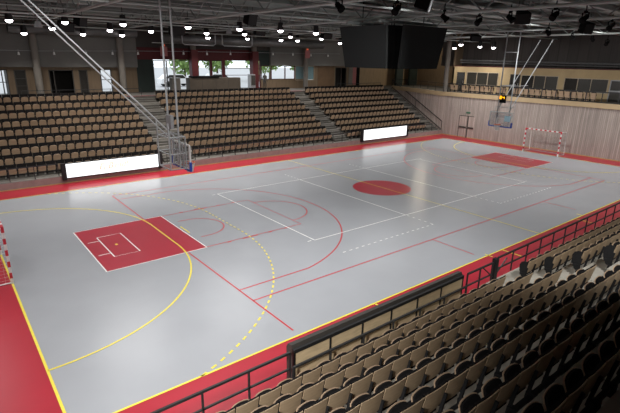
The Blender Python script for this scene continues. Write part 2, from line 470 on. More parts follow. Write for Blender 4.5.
ND, NR = 0.50, 0.44
NY = -12.80
def ndeck(k): return ND + NR*(k-1)
RD, RR = 0.61, 0.485                                       # the part right of the aisle stands a little higher
def rdeck(k): return RD + RR*(k-1)
def nrow(k): return NY - DEP*(k-1)
t = thing('terraced_stand', 'stepped concrete terrace of the near stand, shaded at lower right', 'stand', (14, -16, 0))
tm = MB()
for k in range(1, 12):
    ya, yb = (YN if k == 1 else nrow(k)+0.55), (-26 if k == 11 else nrow(k)-0.25)
    tm.box(XL, 12.1-0.09*(k-1), ya, yb, 0 if k == 1 else ndeck(k)-NR, ndeck(k))
    tm.box(12.1-0.09*(k-1), XR-0.05, ya, yb, 0 if k == 1 else rdeck(k)-RR-0.05, rdeck(k))
tm.build('terrace', 'near_concrete', t, (-14, 16, 0))
fm = MB(); fm.box(XL, XR-0.02, YN, YN+0.05, 0, ND); fm.build('front_wall', 'front_wall', t, (-14, 16, 0))
sm = MB()
for k in range(1, 12):
    y1 = nrow(k)-0.25
    if k < 11: sm.box(11.75, 12.1-0.09*(k-1), y1, y1+0.4, ndeck(k), ndeck(k)+NR/2)
sm.build('stair_flight', 'near_concrete', t, (-14, 16, 0))

# ------------------------------------------------------------------- seats
PW = 0.52
def backrest_mb(w=0.484, off=0.0, z0=0.43, z1=0.88, th=0.014, nx=6, nz=2, curve=0.012):
    b = MB(); vs = []
    def P(i, j, o):
        u = -1+2*i/nx; zz = z0+(z1-z0)*j/nz
        if j == 0: zz += 0.03*max(0, abs(u)-0.6)/0.4
        y = 0.02 + (zz-z0)*0.2 + curve*(1-u*u) + o
        return (u*w/2, y, zz)
    for o in (0.0+off, th+off):
        for j in range(nz+1):
            for i in range(nx+1): vs.append(P(i, j, o))
    n = (nx+1)*(nz+1); fs = []
    for j in range(nz):
        for i in range(nx):
            a = j*(nx+1)+i
            fs.append((a, a+1, a+nx+2, a+nx+1)); fs.append((n+a+nx+1, n+a+nx+2, n+a+1, n+a))
    for i in range(nx):
        a = i; fs.append((n+a, n+a+1, a+1, a)); a = nz*(nx+1)+i; fs.append((a, a+1, n+a+1, n+a))
    for j in range(nz):
        a = j*(nx+1); fs.append((a, a+nx+1, n+a+nx+1, n+a)); a = j*(nx+1)+nx; fs.append((n+a, n+a+nx+1, a+nx+1, a))
    b.add(vs, fs, False)
    return b
TILT = math.radians(66)
def seat_outline(w, L, n=8, l0=0.0):
    pts = [(-w/2+0.02, l0), (-w/2, l0+0.04), (-w/2, L*0.74)]
    for i in range(1, n):
        a = PI - PI*i/n
        pts.append((w/2*math.cos(a), L*0.74 + L*0.26*math.sin(a)**0.6))
    pts += [(w/2, L*0.74), (w/2, l0+0.04), (w/2-0.02, l0)]
    return pts
def seat_slab(w, L, t0, t1, n=8, l0=0.0):
    """slab in seat plane: l along the seat (hinge to nose), t through its thickness towards the sitter"""
    pl = seat_outline(w, L, n, l0)
    ca, sa = math.cos(TILT), math.sin(TILT)
    def P(x, l, tt): return (x, 0.0 - l*ca + tt*sa, 0.33 + l*sa + tt*ca)
    N = len(pl)
    b = MB()
    b.add([P(x, l, t0) for x, l in pl]+[P(x, l, t1) for x, l in pl],
          [tuple(range(N)), tuple(range(2*N-1, N-1, -1))]+[(i, N+i, N+(i+1) % N, (i+1) % N) for i in range(N)])
    return b
def bracket_mb(x):
    b = MB()
    b.bar((x, 0.02, 0.16), (x, 0.10, 0.66), 0.035, 0.05)
    b.bar((x, -0.12, 0.40), (x, 0.08, 0.44), 0.03, 0.07)
    b.box(x-0.05, x+0.05, 0.02, 0.16, 0.12, 0.30)
    return b
def beam_mb(): 
    b = MB(); b.box(-PW/2, PW/2, 0.06, 0.12, 0.20, 0.27); return b
def foot_mb():
    b = MB(); b.bar((0.18, 0.09, 0.22), (0.18, 0.23, 0.16), 0.05, 0.04); b.box(0.13, 0.23, 0.215, 0.243, 0.06, 0.26); return b

ME = dict(
    back=backrest_mb().mesh('backrest', 'beech'),
    pad=backrest_mb(0.484, -0.034, 0.47, 0.884, 0.033).mesh('back_upholstery', 'fabric'),
    seat=seat_slab(0.425, 0.42, -0.016, 0.0).mesh('seat', 'beech_far'),
    cush=seat_slab(0.40, 0.405, 0.0, 0.04, l0=0.02).mesh('seat_cushion', 'fabric'),
    nose=None,
    brk=bracket_mb(0.26).mesh('bracket', 'black'),
    beam=beam_mb().mesh('support_beam', 'black'),
    foot=foot_mb().mesh('wall_fixing', 'chrome'))
def child(name, me, par):
    o = bpy.data.objects.new(name, me); COL.objects.link(o); o.parent = par; return o
def make_seat(label, loc, rz, group):
    r = thing('tip_up_seat', label, 'seat', loc, rz, group)
    b = child('backrest', ME['back'], r); tag(child('back_upholstery', ME['pad'], b), 'black padding on the front of the backrest')
    s = child('seat', ME['seat'], r); tag(child('seat_cushion', ME['cush'], s), 'black cushion with a rounded front')
    child('bracket', ME['brk'], r); child('support_beam', ME['beam'], r); child('wall_fixing', ME['foot'], r)
    return r
SEAT0 = [None]
def place_seat(label, loc, rz, group):
    if SEAT0[0] is None:
        SEAT0[0] = make_seat(label, loc, rz, group); return SEAT0[0]
    return dup(SEAT0[0], loc, rz, label, group)
def seat_pts(x, y, z, back):
    return [(x+dx, y+back*dy, z+dz) for dx in (-.24, 0, .24) for dy, dz in ((.1, .86), (.05, .5), (-.22, .78))]

BROWN = ('front', 'second', 'third', 'fourth', 'fifth', 'sixth', 'seventh')
NSEAT = 0
endp = MB()
endp.prism([(-0.26, 0.10, 0.22), (-0.26, -0.06, 0.30), (-0.26, -0.15, 0.50), (-0.26, -0.17, 0.70), (-0.26, -0.12, 0.80), (-0.26, -0.03, 0.85), (-0.26, 0.07, 0.85), (-0.26, 0.08, 0.60)], (0.03, 0, 0))
endp_me = endp.mesh('end_panel', 'black')
for k in range(1, 8):
    y, z = nrow(k), ndeck(k)
    a_end = 11.66 - 0.09*(k-1)                      # right edge of the block left of the aisle
    b_st = 12.92 - 0.14*(k-1) if k < 5 else None    # left edge of the block right of it
    xs = []
    x = a_end - PW/2
    while x > -3: xs.append(x); x -= PW
    xs = sorted(xs); n1 = 0
    for x in xs:
        if in_frame(seat_pts(x, y, z, -1)):
            n1 += 1; NSEAT += 1
            place_seat('beech tip-up seat, %s row of near stand, %s from the left' % (BROWN[k-1], ordinal(n1)), (x, y, z), PI, 'tip-up seats of the near stand')
    if b_st is None: continue
    x = b_st + PW/2 + 0.04; n2 = 0; z = rdeck(k)
    while x < 40:
        if in_frame(seat_pts(x, y, z, -1)):
            n2 += 1; NSEAT += 1
            s = place_seat('beech tip-up seat, %s row beyond near aisle, %s from the aisle' % (BROWN[k-1], ordinal(n2)), (x, y, z), PI, 'tip-up seats beyond the near aisle')
            if n2 == 1:
                e = child('end_panel', endp_me, s); e.scale = (-1, 1, 1); tag(e, 'black panel closing the end of the row')
        x += PW
# aisle rail bits: the brackets at the row ends are part of the seats

far_unit = MB()
bk = backrest_mb(); far_unit.merge(bk)
pd = backrest_mb(0.484, -0.034, 0.47, 0.884, 0.033); pd.m = [1]*len(pd.m); far_unit.merge(pd)
sl = seat_slab(0.425, 0.42, -0.016, 0.0, 6); sl.m = [2]*len(sl.m); far_unit.merge(sl)
cu = seat_slab(0.40, 0.405, 0.0, 0.04, 6, 0.02); cu.m = [1]*len(cu.m); far_unit.merge(cu)
br = bracket_mb(0.26); br.m = [1]*len(br.m); far_unit.merge(br)
bm_ = beam_mb(); bm_.m = [1]*len(bm_.m); far_unit.merge(bm_)
mass = MB()
BN = ('left', 'middle', 'right')
for k in range(1, 10):
    y, z = frow(k), fdeck(k)
    for bi, (xa, xb) in enumerate(BLK):
        n = int((xb-xa)/PW + 0.2)
        cnt = 0
        for i in range(n):
            x = xb - PW*(i+0.5) if bi == 0 else xa + PW*(i+0.5)
            if not in_frame(seat_pts(x, y, z, 1)): continue
            if k <= 2:
                cnt += 1; NSEAT += 1
                place_seat('beech seat, %s row of far stand, %s block, %s from %s stair' % (BROWN[k-1], BN[bi], ordinal(cnt), ('its', 'the left', 'the right')[bi]), (x, y, z), 0, 'tip-up seats of the far stand')
            else:
                mass.merge(far_unit, Matrix.Translation((x, y, z)))
ms = mass.build('tip_up_seating', ['beech', 'fabric', 'beech_far'])
tag(ms, 'upper seven rows of beech and black tip-up seats in the far stand', 'seating', kind='stuff')
print('individual seats', NSEAT)

# --------------------------------------------------------- walls and rooms
wr = MB(); wr.box(XR, XR+0.2, -12.0, 12.0, 0, 4.12)
struct(wr, 'wall_right', 'timber')
wr = MB()
wr.prism([(XR-0.02, 12.0, 0), (XR-0.02, 19.5, 4.0), (XR-0.02, 19.5, 4.47), (XR-0.02, 12.0, 4.12)], (0.2, 0, 0))
struct(wr, 'wall_right_stair', 'timber_x')
sk = MB(); sk.box(XR-0.025, XR, -12.0, 12.0, 0.0, 0.07); struct(sk, 'baseboard_right', 'tan_trim')
# gallery slab with its beige lip
g = MB(); g.box(XR, 46.5, -26, 13.2, 4.12, 4.46, mi=0)
struct(g, 'floor_gallery', 'concrete_dark')
g = MB(); g.box(XR-0.14, XR+0.10, -26, 12.25, 4.10, 4.50); struct(g, 'trim_5', 'lip')
g = MB(); g.bar((XR-0.05, 12.25, 4.28), (XR-0.05, 19.6, 4.55), 0.2, 0.42); struct(g, 'trim_6', 'lip')
g = MB(); g.box(XR+0.15, 52, 12.1, frow(9)+0.3, 4.12, 4.47); struct(g, 'floor_corner', 'concrete_dark')
GX = 45.0
def pane_wall(mb, axis, pos, th, u0, u1, z0, z1, holes, mi=None):
    """wall plate with rectangular openings cut out (u is X for axis 1, Y for axis 0)"""
    us = sorted({u0, u1, *[h[0] for h in holes], *[h[1] for h in holes]})
    for a, b in zip(us, us[1:]):
        if b <= u0 or a >= u1: continue
        zz = [(z0, z1)]
        for h in holes:
            if h[0] < b-1e-6 and h[1] > a+1e-6:
                nz = []
                for (c, d) in zz:
                    if h[2] > c: nz.append((c, min(d, h[2])))
                    if h[3] < d: nz.append((max(c, h[3]), d))
                zz = nz
        for c, d in zz:
            if d-c < 1e-4: continue
            if axis == 0: mb.box(pos, pos+th, a, b, c, d, mi)
            else: mb.box(a, b, pos, pos+th, c, d, mi)
gw = [(1.74, 5.36, 5.2, 6.45), (-2.55, 1.19, 5.12, 6.35), (7.8, 11.55, 5.23, 6.57)]
gd = [(5.45, 6.50, 4.46, 6.48), (11.78, 12.75, 4.46, 6.5), (-4.2, -2.68, 4.46, 6.3)]
w = MB(); pane_wall(w, 0, GX, 0.2, -26, 13.4, 4.46, 7.12, gw+gd)
struct(w, 'wall_gallery', 'beige')
w = MB(); w.box(GX-0.02, GX, -26, 13.4, 7.10, 7.16); struct(w, 'trim_7', 'red_column')
w = MB(); w.box(GX+0.9, GX+1.1, -26, 13.4, 4.46, 7.1); struct(w, 'wall_behind_gallery', 'dark_room')
def window_y(name, y0, y1, z0, z1, splits, mats):
    f = MB(); q = 0.06
    f.box(GX-0.03, GX+0.06, y0, y1, z1-q, z1); f.box(GX-0.05, GX+0.06, y0, y1, z0, z0+q)
    ys = [y0+q/2]+list(splits)+[y1-q/2]
    for yy in ys: f.box(GX-0.03, GX+0.06, yy-q/2, yy+q/2, z0+q, z1-q)
    fo = struct(f, name, mats[0])
    for a, b, mm in zip(ys, ys[1:], mats[1:]):
        p = MB(); p.box(GX+0.02, GX+0.04, a+q/2, b-q/2, z0+q, z1-q); p.build('pane', mm, fo)
window_y('window_1', 1.74, 5.36, 5.2, 6.45, (2.95, 4.05), ('frame_light', 'curtain', 'curtain', 'glass_dark'))
window_y('window_2', -2.55, 1.19, 5.12, 6.35, (-1.15, 0.0), ('frame_light', 'curtain', 'curtain', 'glass_dark'))
window_y('window_3', 7.8, 11.55, 5.23, 6.57, (9.0, 10.3), ('frame_light', 'curtain', 'curtain', 'curtain'))
def door_y(name, y0, y1, z0, z1, fm_, pm, mid=True):
    f = MB(); q = 0.08
    f.box(GX-0.05, GX+0.08, y0, y0+q, z0, z1); f.box(GX-0.05, GX+0.08, y1-q, y1, z0, z1); f.box(GX-0.05, GX+0.08, y0+q, y1-q, z1-q, z1)
    if mid: f.box(GX-0.05, GX+0.08, y0+q, y1-q, z0+0.85, z0+0.97)
    d = struct(f, name, fm_)
    p = MB(); p.box(GX+0.0, GX+0.04, y0+q, y1-q, z0, z1-q); p.build('door_leaf', pm, d)
    h = MB(); h.box(GX-0.06, GX-0.03, y0+q+0.06, y0+q+0.09, z0+0.9, z0+1.15); h.build('door_handle', 'chrome', d)
door_y('door_1', 5.45, 6.50, 4.46, 6.48, 'frame_dark', 'glass_dark')
door_y('door_2', 11.78, 12.75, 4.46, 6.5, 'frame_dark', 'glass_dark', False)
door_y('door_3', -4.2, -2.68, 4.46, 6.3, 'grey_metal', 'curtain')
# flush double door in the timber end wall
d = MB(); X = XR-0.03
for (a, b, c, e) in ((9.92, 9.98, 0.0, 2.25), (8.22, 9.98, 2.19, 2.25), (8.86, 9.0, 0.0, 2.2)):
    d.box(X, XR, a, b, c, e)
dd = struct(d, 'door_4', 'frame_dark')
for a, b in ((9.0, 9.92), (8.12, 8.86)):
    l = MB(); l.box(X+0.01, XR, a, b, 0.02, 2.19); l.build('door_leaf', 'timber_x', dd)
    h = MB(); h.box(X-0.06, X-0.02, a+0.06, b-0.06, 0.98, 1.13); h.build('push_bar', 'frame_dark', dd)
sg = MB(); sg.box(XR-0.06, XR, 8.75, 9.2, 2.48, 2.66)
tag(sg.build('exit_sign', 'green_sign'), 'small green sign above the double door in the timber wall', 'sign')

# dark upper wall over the gallery, with a long pipe
w = MB(); w.box(46.3, 46.5, -26, 16, 7.1, 11.3); struct(w, 'wall_right_upper', 'upper_dark')
w = MB(); w.box(GX+0.1, 46.4, -26, 13.4, 7.05, 7.15); struct(w, 'trim_8', 'upper_dark')
p = MB(); p.tube((GX+0.1, -20, 7.42), (GX+0.1, 12.6, 7.72), 0.09, 10); p.tube((GX+0.1, -20, 7.26), (GX+0.1, 12.6, 7.5), 0.05, 8)
tag(p.build('service_pipe', 'duct'), 'long grey pipe running above the gallery windows', 'pipe')

# back wall behind the far stand
BY = 24.0
holesL = [(3.0, 3.82, 4.47, 6.43), (4.25, 5.05, 4.47, 6.40), (6.63, 8.42, 4.47, 6.40), (8.85, 9.52, 4.47, 6.40), (10.52, 11.45, 4.47, 6.46)]
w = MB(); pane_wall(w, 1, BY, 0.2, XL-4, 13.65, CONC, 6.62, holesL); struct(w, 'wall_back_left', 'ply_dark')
w = MB(); w.box(XL-4, 13.65, BY-0.35, BY+0.2, 6.62, 10.8); struct(w, 'wall_back_upper_left', 'upper_grey')
w = MB(); w.box(13.65, 15.12, BY-0.02, BY+0.2, CONC, 7.32); struct(w, 'wall_back_green', 'green_wall')
w = MB(); w.box(13.6, 25.1, BY-0.2, BY+0.1, 7.30, 8.32); struct(w, 'wall_back_red', 'red_wall')
w = MB(); w.box(13.6, 27.6, BY+0.05, BY+0.2, 8.3, 10.8); struct(w, 'wall_back_upper_middle', 'upper_dark')
w = MB(); w.box(25.1, 27.62, BY-0.02, BY+0.18, 7.38, 8.35); w.box(26.5, 27.62, BY-0.02, BY+0.18, 6.80, 7.38); struct(w, 'wall_back_green_right', 'green_wall')
w = MB(); w.box(27.62, 52, BY-0.3, BY+0.2, 6.86, 10.8); struct(w, 'wall_back_upper_right', 'upper_grey')
w = MB(); w.box(26.55, 32.4, BY, BY+0.2, CONC, 5.44); struct(w, 'wall_back_parapet', 'ply_dark')
holesR = [(36.95, 38.75, CONC, 6.70)]
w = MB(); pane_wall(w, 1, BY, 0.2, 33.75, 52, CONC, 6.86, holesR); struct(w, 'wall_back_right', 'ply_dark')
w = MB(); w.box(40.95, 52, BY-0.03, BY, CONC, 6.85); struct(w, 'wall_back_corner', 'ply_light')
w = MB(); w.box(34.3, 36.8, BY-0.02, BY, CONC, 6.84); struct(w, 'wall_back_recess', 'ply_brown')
w = MB(); w.box(52, 52.2, 12, 24.2, CONC-0.3, 11); w.box(GX, 52.2, 13.2, 13.4, CONC-.3, 11); struct(w, 'wall_corner', 'ply_dark')
# dark rooms behind the openings
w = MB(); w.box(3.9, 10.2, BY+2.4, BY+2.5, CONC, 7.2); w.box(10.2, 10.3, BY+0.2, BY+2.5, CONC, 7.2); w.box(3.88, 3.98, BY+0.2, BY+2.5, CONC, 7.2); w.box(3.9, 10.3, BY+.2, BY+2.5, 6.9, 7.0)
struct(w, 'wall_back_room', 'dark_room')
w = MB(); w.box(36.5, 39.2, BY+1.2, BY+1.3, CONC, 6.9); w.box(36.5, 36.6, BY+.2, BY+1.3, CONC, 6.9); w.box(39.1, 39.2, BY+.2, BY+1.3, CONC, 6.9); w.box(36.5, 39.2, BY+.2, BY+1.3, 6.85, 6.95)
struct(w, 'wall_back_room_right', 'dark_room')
def frame_x(name, x0, x1, z0, z1, fm_, splits=(), bars=(), panes=None, q=0.07):
    f = MB()
    f.box(x0, x1, BY-0.04, BY+0.1, z1-q, z1)
    f.box(x0, x1, BY-0.04, BY+0.1, z0, z0+q*0.7)
    for xx in [x0+q/2]+list(splits)+[x1-q/2]: f.box(xx-q/2, xx+q/2, BY-0.04, BY+0.1, z0, z1)
    for zz in bars: f.box(x0, x1, BY-0.02, BY+0.06, zz-0.025, zz+0.025)
    o = struct(f, name, fm_)
    if panes:
        p = MB(); p.box(x0+q, x1-q, BY+0.02, BY+0.05, z0+q, z1-q); p.build('pane', panes, o)
    return o
frame_x('window_4', 15.12, 18.75, CONC, 7.25, 'frame_dark', (16.4,), ())
frame_x('window_5', 18.75, 22.1, CONC, 7.3, 'green_wall', (20.75,), ())
frame_x('window_6', 22.1, 26.5, CONC, 7.38, 'red_column', (), (6.55, 5.9))
frame_x('window_7', 26.6, 31.05, 5.44, 6.84, 'red_wall', (27.9, 29.7), ())
frame_x('window_8', 31.05, 33.75, 5.3, 6.86, 'frame_light', (32.35,), (), 'teal')
frame_x('window_9', 3.0, 3.82, CONC, 6.43, 'frame_dark', (3.45,), (5.5,))
frame_x('door_5', 4.25, 5.05, CONC, 6.40, 'frame_dark', (), (5.2, 5.75), 'glass_dark')
frame_x('door_6', 6.63, 8.42, CONC, 6.40, 'frame_dark', (7.0,), ())
frame_x('door_7', 8.85, 9.52, CONC, 6.40, 'frame_dark', (), (), 'dark_room')
frame_x('door_8', 10.52, 11.45, CONC, 6.46, 'frame_dark', (), (5.6,))
frame_x('door_9', 36.95, 38.75, CONC, 6.70, 'frame_dark', (37.9,), ())
w = MB(); w.box(32.38, 33.75, BY, BY+0.2, CONC, 5.3); struct(w, 'wall_back_sill', 'ply_dark')
# red and white tall poster plus the dark strip beside it
p = MB(); p.box(39.1, 39.75, BY-0.06, BY-0.03, 4.7, 6.82); p.box(39.75, 40.35, BY-0.06, BY-0.03, 4.7, 6.82, mi=1); p.box(40.35, 40.9, BY-0.07, BY-0.03, 4.6, 6.84, mi=2)
tag(p.build('wall_banner', ['column', 'pink_sign', 'cube_black']), 'tall narrow reddish banner on the plywood wall above the right far block', 'banner')
for i, (x, wd) in enumerate(((46.3, 1.25), (48.9, 1.5))):
    p = MB(); p.box(x, x+wd, 22.7, 23.0, CONC, 7.2)
    tag(p.build('dark_screen', 'green_wall'), ('dark upright panel below the video cube, left one of two', 'dark upright panel below the video cube, right one of two')[i], 'panel')

# enclosing walls out of the frame, and the roof deck
w = MB(); w.box(XL-4.2, XL-4, -27, 27, 0, 11.3); struct(w, 'wall_left', 'upper_grey')
w = MB(); w.box(XL-4, 47, -27.2, -27, 0, 11.3); struct(w, 'wall_near', 'upper_grey')
w = MB(); w.box(XL-4.2, 52.4, -27.2, 24.4, 10.9, 11.1); struct(w, 'ceiling', 'ceiling')

# ---------------------------------------------------------- roof structure
TX = (-1.0, 5.6, 12.2, 18.8, 25.4, 32.0, 38.6)
for i, x in enumerate(TX):
    t = thing('roof_truss', 'grey steel lattice truss across the hall, %s from the left end' % ordinal(i+1), 'truss', (x, 0, 9.6), 0, 'roof trusses')
    c = MB(); c.tube((0, -26.5, 0.12), (0, 23.6, 0.12), 0.07, 8); c.build('bottom_chord', 'steel_light', t)
    c = MB(); c.bar((0, -26.5, 1.15), (0, 23.6, 1.15), 0.18, 0.16); c.build('top_chord', 'steel_roof', t)
    c = MB(); y = -26.4; up = True
    while y < 23.0:
        c.tube((0, y, 0.12 if up else 1.1), (0, y+1.25, 1.1 if up else 0.12), 0.035, 6); y += 1.25; up = not up
    c.build('lattice', 'steel_roof', t)
py_ = [-21+2.35*i for i in range(20)]
for i, y in enumerate(py_):
    if y > 23.5: continue
    c = MB(); c.box(XL-3.9, 46.2, y-0.09, y+0.09, 10.62, 10.86); c.box(XL-3.9, 46.2, y-0.16, y+0.16, 10.58, 10.63)
    tag(c.build('roof_purlin', 'steel_roof' if i % 3 else 'steel_light'), 'long grey roof purlin along the hall, %s from the near side' % ordinal(i+1), 'beam', 'roof purlins')
for i, (y, z) in enumerate(((-4.0, 9.75), (3.0, 9.75), (10.0, 9.55), (15.5, 9.75), (20.5, 9.55))):
    c = MB(); c.tube((XL-3.9, y, z), (46.2, y, z), 0.045, 8)
    c.tube((XL-3.9, y, z+0.35), (46.2, y, z+0.35), 0.03, 8)
    tag(c.build('ceiling_rail', 'steel_light'), 'thin pipe pair slung under the trusses, %s from the near side' % ordinal(i+1), 'pipe', 'pipes under the trusses')
# ducts hanging at the back
for i, (x0, x1, y, z, r) in enumerate(((4, 13, 21.5, 9.35, 0.35), (15.5, 33.5, 22.3, 9.05, 0.38))):
    c = MB(); c.tube((x0, y, z), (x1, y, z), r, 14)
    tag(c.build('ventilation_duct', 'duct'), ('round grey air duct below the roof at far left', 'long round dark air duct above the red wall')[i], 'duct')
for i, (xa, xb) in enumerate(((17.0, 20.2), (20.9, 24.1))):
    c = MB(); c.path([(xa, 21.6, 9.6), (xa, 21.6, 8.75), (xa+0.2, 21.6, 8.6), (xb-0.2, 21.6, 8.6), (xb, 21.6, 8.75), (xb, 21.6, 9.6)], 0.05, 8)
    tag(c.build('hanging_pipe', 'grey_metal'), ('bent grey pipe loop over the left red column', 'bent grey pipe loop between the two red columns')[i], 'pipe')
# pale roof light strips between the trusses
for i, (x0, x1, y0, y1) in enumerate(((16, 22.5, 1.5, 2.3), (22, 30, -3.5, -2.6), (28, 37, -1.2, -0.4), (36, 44, -6.8, -6.0))):
    c = MB(); c.box(x0, x1, y0, y1, 10.40, 10.46)
    tag(c.build('ceiling_panel', 'steel_light'), 'pale long panel fixed under the roof deck, %s from the left' % ordinal(i+1), 'panel', 'pale roof panels')

# columns
for i, x in enumerate((5.75, 12.15, 18.75, 25.35, 32.0)):
    lab = ('grey round column at far left before the plywood wall', 'grey round column beside the bright doorway', 'column with dark red casing, left one of two, over the middle block',
           'column with dark red casing, right one of two, over the middle block', 'grey round column at the head of the right far stair')[i]
    t = thing('column', lab, 'column', (x, 23.3, CONC))
    s = MB(); s.tube((0, 0, 0), (0, 0, 5.6), 0.27, 16); s.build('shaft', 'column', t)
    if i in (2, 3):
        s = MB(); s.box(-0.33, 0.33, -0.33, 0.33, 0, 3.75); s.build('red_casing', 'red_column', t)
t = thing('column', 'pale grey round column on the gallery corner right of the video cube', 'column', (42.75, 12.55, 4.47))
s = MB(); s.tube((0, 0, 0), (0, 0, 5.8), 0.24, 16); s.build('shaft', 'column', t)
p = MB(); p.box(22.0, 22.35, BY-0.12, BY-0.05, CONC, 7.35); p.box(20.7, 20.95, BY-0.12, BY-0.05, CONC, 7.3)
struct(p, 'trim_9', 'red_column')

# ------------------------------------------------------------ LED boards
def led_board(label, x0, x1, y, z0, z1):
    t = thing('advertising_board', label, 'display', ((x0+x1)/2, y, z0))
    w = (x1-x0)/2; h = z1-z0
    c = MB(); c.box(-w, w, 0.0, 0.16, -0.02, h+0.03); c.build('cabinet', 'black', t)
    s = MB(); s.box(-w+0.02, w-0.02, -0.02, 0.0, 0.03, h); so = s.build('screen', 'led_white', t); tag(so, 'glowing white display face')
    for sx in (-1, 1):
        e = MB(); e.box(sx*w, sx*(w+0.24), -0.04, 0.18, -0.1, h+0.05); e.build('end_cap', 'black', t)
    for k in range(4):
        f = MB(); xx = -w+0.5+(2*w-1)*k/3; f.box(xx-0.03, xx+0.03, 0.06, 0.12, -z0+FD+0.05 if z0 > FD else -0.06, 0.0); 
        f.build('foot', 'black', t)
    return t, so, w, h
t, so, w, h = led_board('glowing white advertising board with faint orange script before the left far block', 4.62, 10.38, YF-0.24, 0.34, 1.22)
cu_ = bpy.data.curves.new('lettering', 'FONT'); cu_.body = 'Ej Band!'; cu_.size = 0.55; cu_.shear = 0.35; cu_.align_x = 'CENTER'; cu_.align_y = 'CENTER'; cu_.extrude = 0.002
lo = bpy.data.objects.new('lettering', cu_); COL.objects.link(lo)
dg = bpy.context.evaluated_depsgraph_get()
lme = bpy.data.meshes.new_from_object(lo.evaluated_get(dg)); bpy.data.objects.remove(lo)
lme.materials.clear(); lme.materials.append(MT['led_peach'])
lo = bpy.data.objects.new('lettering', lme); COL.objects.link(lo); lo.parent = so
lo.location = (-0.1, -0.026, h*0.55); lo.rotation_euler = (PI/2, 0, 0)
tag(lo, 'faint orange script')
u = MB(); u.bar((-0.7, -0.026, 0.13), (0.85, -0.026, 0.16), 0.004, 0.035); uo = u.build('underline', 'led_blue', so); tag(uo, 'faint blue line below the script')
led_board('glowing white advertising board before the right far block', 29.95, 36.0, YF-0.24, 0.38, 1.36)
# the near board, seen from behind
t = thing('advertising_board', 'black-topped advertising board with plywood back along the near railing', 'display', (7.74, -11.82, 0))
c = MB(); c.prism([(-3.32, 0.02, 0.1), (-3.32, 0.24, 0.1), (-3.32, 0.26, 1.12), (-3.32, 0.20, 1.22), (-3.32, 0.06, 1.24), (-3.32, 0.02, 1.16)], (6.64, 0, 0)); c.build('cabinet', 'frame_dark', t)
for k in range(6):
    a = -3.3+1.1*k
    c = MB(); c.box(a+0.02, a+1.08, -0.02, 0.02, 0.1, 1.08); tag(c.build('back_panel', 'ply', t), 'plain plywood panel on the back')
for k in range(7):
    a = -3.3+1.1*k
    c = MB(); c.box(a-0.022, a+0.022, -0.04, 0.02, 0.0, 1.12); c.build('post', 'black', t)
c = MB(); c.box(-3.32, 3.32, -0.05, 0.03, 1.07, 1.16); c.build('top_rail', 'black', t)

# --------------------------------------------------------------- railings
def rail_line(name, label, p0, p1, n, top, mid=None, foot=0.0, mats='rail_black', r=0.022, sq=True, posts=None):
    p0, p1 = Vector(p0), Vector(p1)
    t = thing(name, label, 'railing', p0)
    d = p1-p0
    def bar(a, b, w, nm):
        m_ = MB(); m_.bar(a, b, w, w*1.15); return m_.build(nm, mats, t)
    bar(Vector((0, 0, top)), d+Vector((0, 0, top)), r*2.2, 'top_rail')
    if mid: bar(Vector((0, 0, mid)), d+Vector((0, 0, mid)), r*1.8, 'mid_rail')
    for i in range(n+1):
        q = d*(i/n)
        m_ = MB(); m_.bar(q+Vector((0, 0, foot)), q+Vector((0, 0, top)), r*1.8, r*1.8); m_.build('post', mats, t)
    return t
RY = -11.97
rail_line('guard_railing', 'black steel railing at lower left along the near stand', (-0.06, RY, ND), (4.22, RY, ND), 4, 0.74, 0.32)
rail_line('guard_railing', 'thin black mid rail behind the plywood board', (4.28, RY-0.06, ND), (11.0, RY-0.06, ND), 6, 0.36, None)
rail_line('guard_railing', 'black steel railing between the plywood board and gate post', (11.08, RY, ND), (12.5, RY, ND), 2, 0.74, 0.32)
t = thing('gate_post', 'thick black gate post with two slanting braces in the near railing', 'post', (12.66, RY, ND))
m_ = MB(); m_.box(-0.09, 0.09, -0.07, 0.07, -0.1, 0.86); m_.build('post', 'black', t)
for sx in (-1, 1):
    m_ = MB(); m_.bar((sx*0.08, 0, 0.22), (sx*0.72, 0, 0.70), 0.035, 0.035); m_.build('brace', 'rail_black', t)
rail_line('guard_railing', 'black steel railing running right from the near gate post', (12.78, RY, RD), (26.6, RY, RD+0.12), 14, 0.74, 0.33)
for bi, (a, b, lab) in enumerate(((0.4, 4.25, 'thin dark railing before the left far block, left of its board'), (13.2, 28.6, 'thin dark railing before the middle far block'), (36.4, 40.4, 'thin dark railing before the right far block, right of its board'))):
    rail_line('front_railing', lab, (a, YF+0.02, FD+0.03), (b, YF+0.02, FD+0.03), max(3, int((b-a)/1.07)), 0.78, None, 0, 'rail_black', 0.023)
rail_line('front_railing', 'short dark rail between the left board and the left stair', (10.75, YF+0.02, FD+0.03), (11.1, YF+0.02, FD+0.03), 1, 0.78, None, 0, 'rail_black', 0.017)
rail_line('concourse_railing', 'dark railing behind the top row of the left far block', (4.0, 19.75, CONC), (12.4, 19.75, CONC), 7, 0.62, 0.3, 0, 'rail_black', 0.014)
rail_line('concourse_railing', 'dark railing behind the top row of the right far block', (33.6, 19.75, CONC), (40.3, 19.75, CONC), 6, 0.62, 0.3, 0, 'rail_black', 0.014)
rail_line('concourse_railing', 'dark railing on the corner landing below the video cube', (XR+0.05, 12.4, 4.5), (XR+0.05, 19.6, 4.7), 7, 0.85, 0.4, 0, 'rail_black', 0.016)
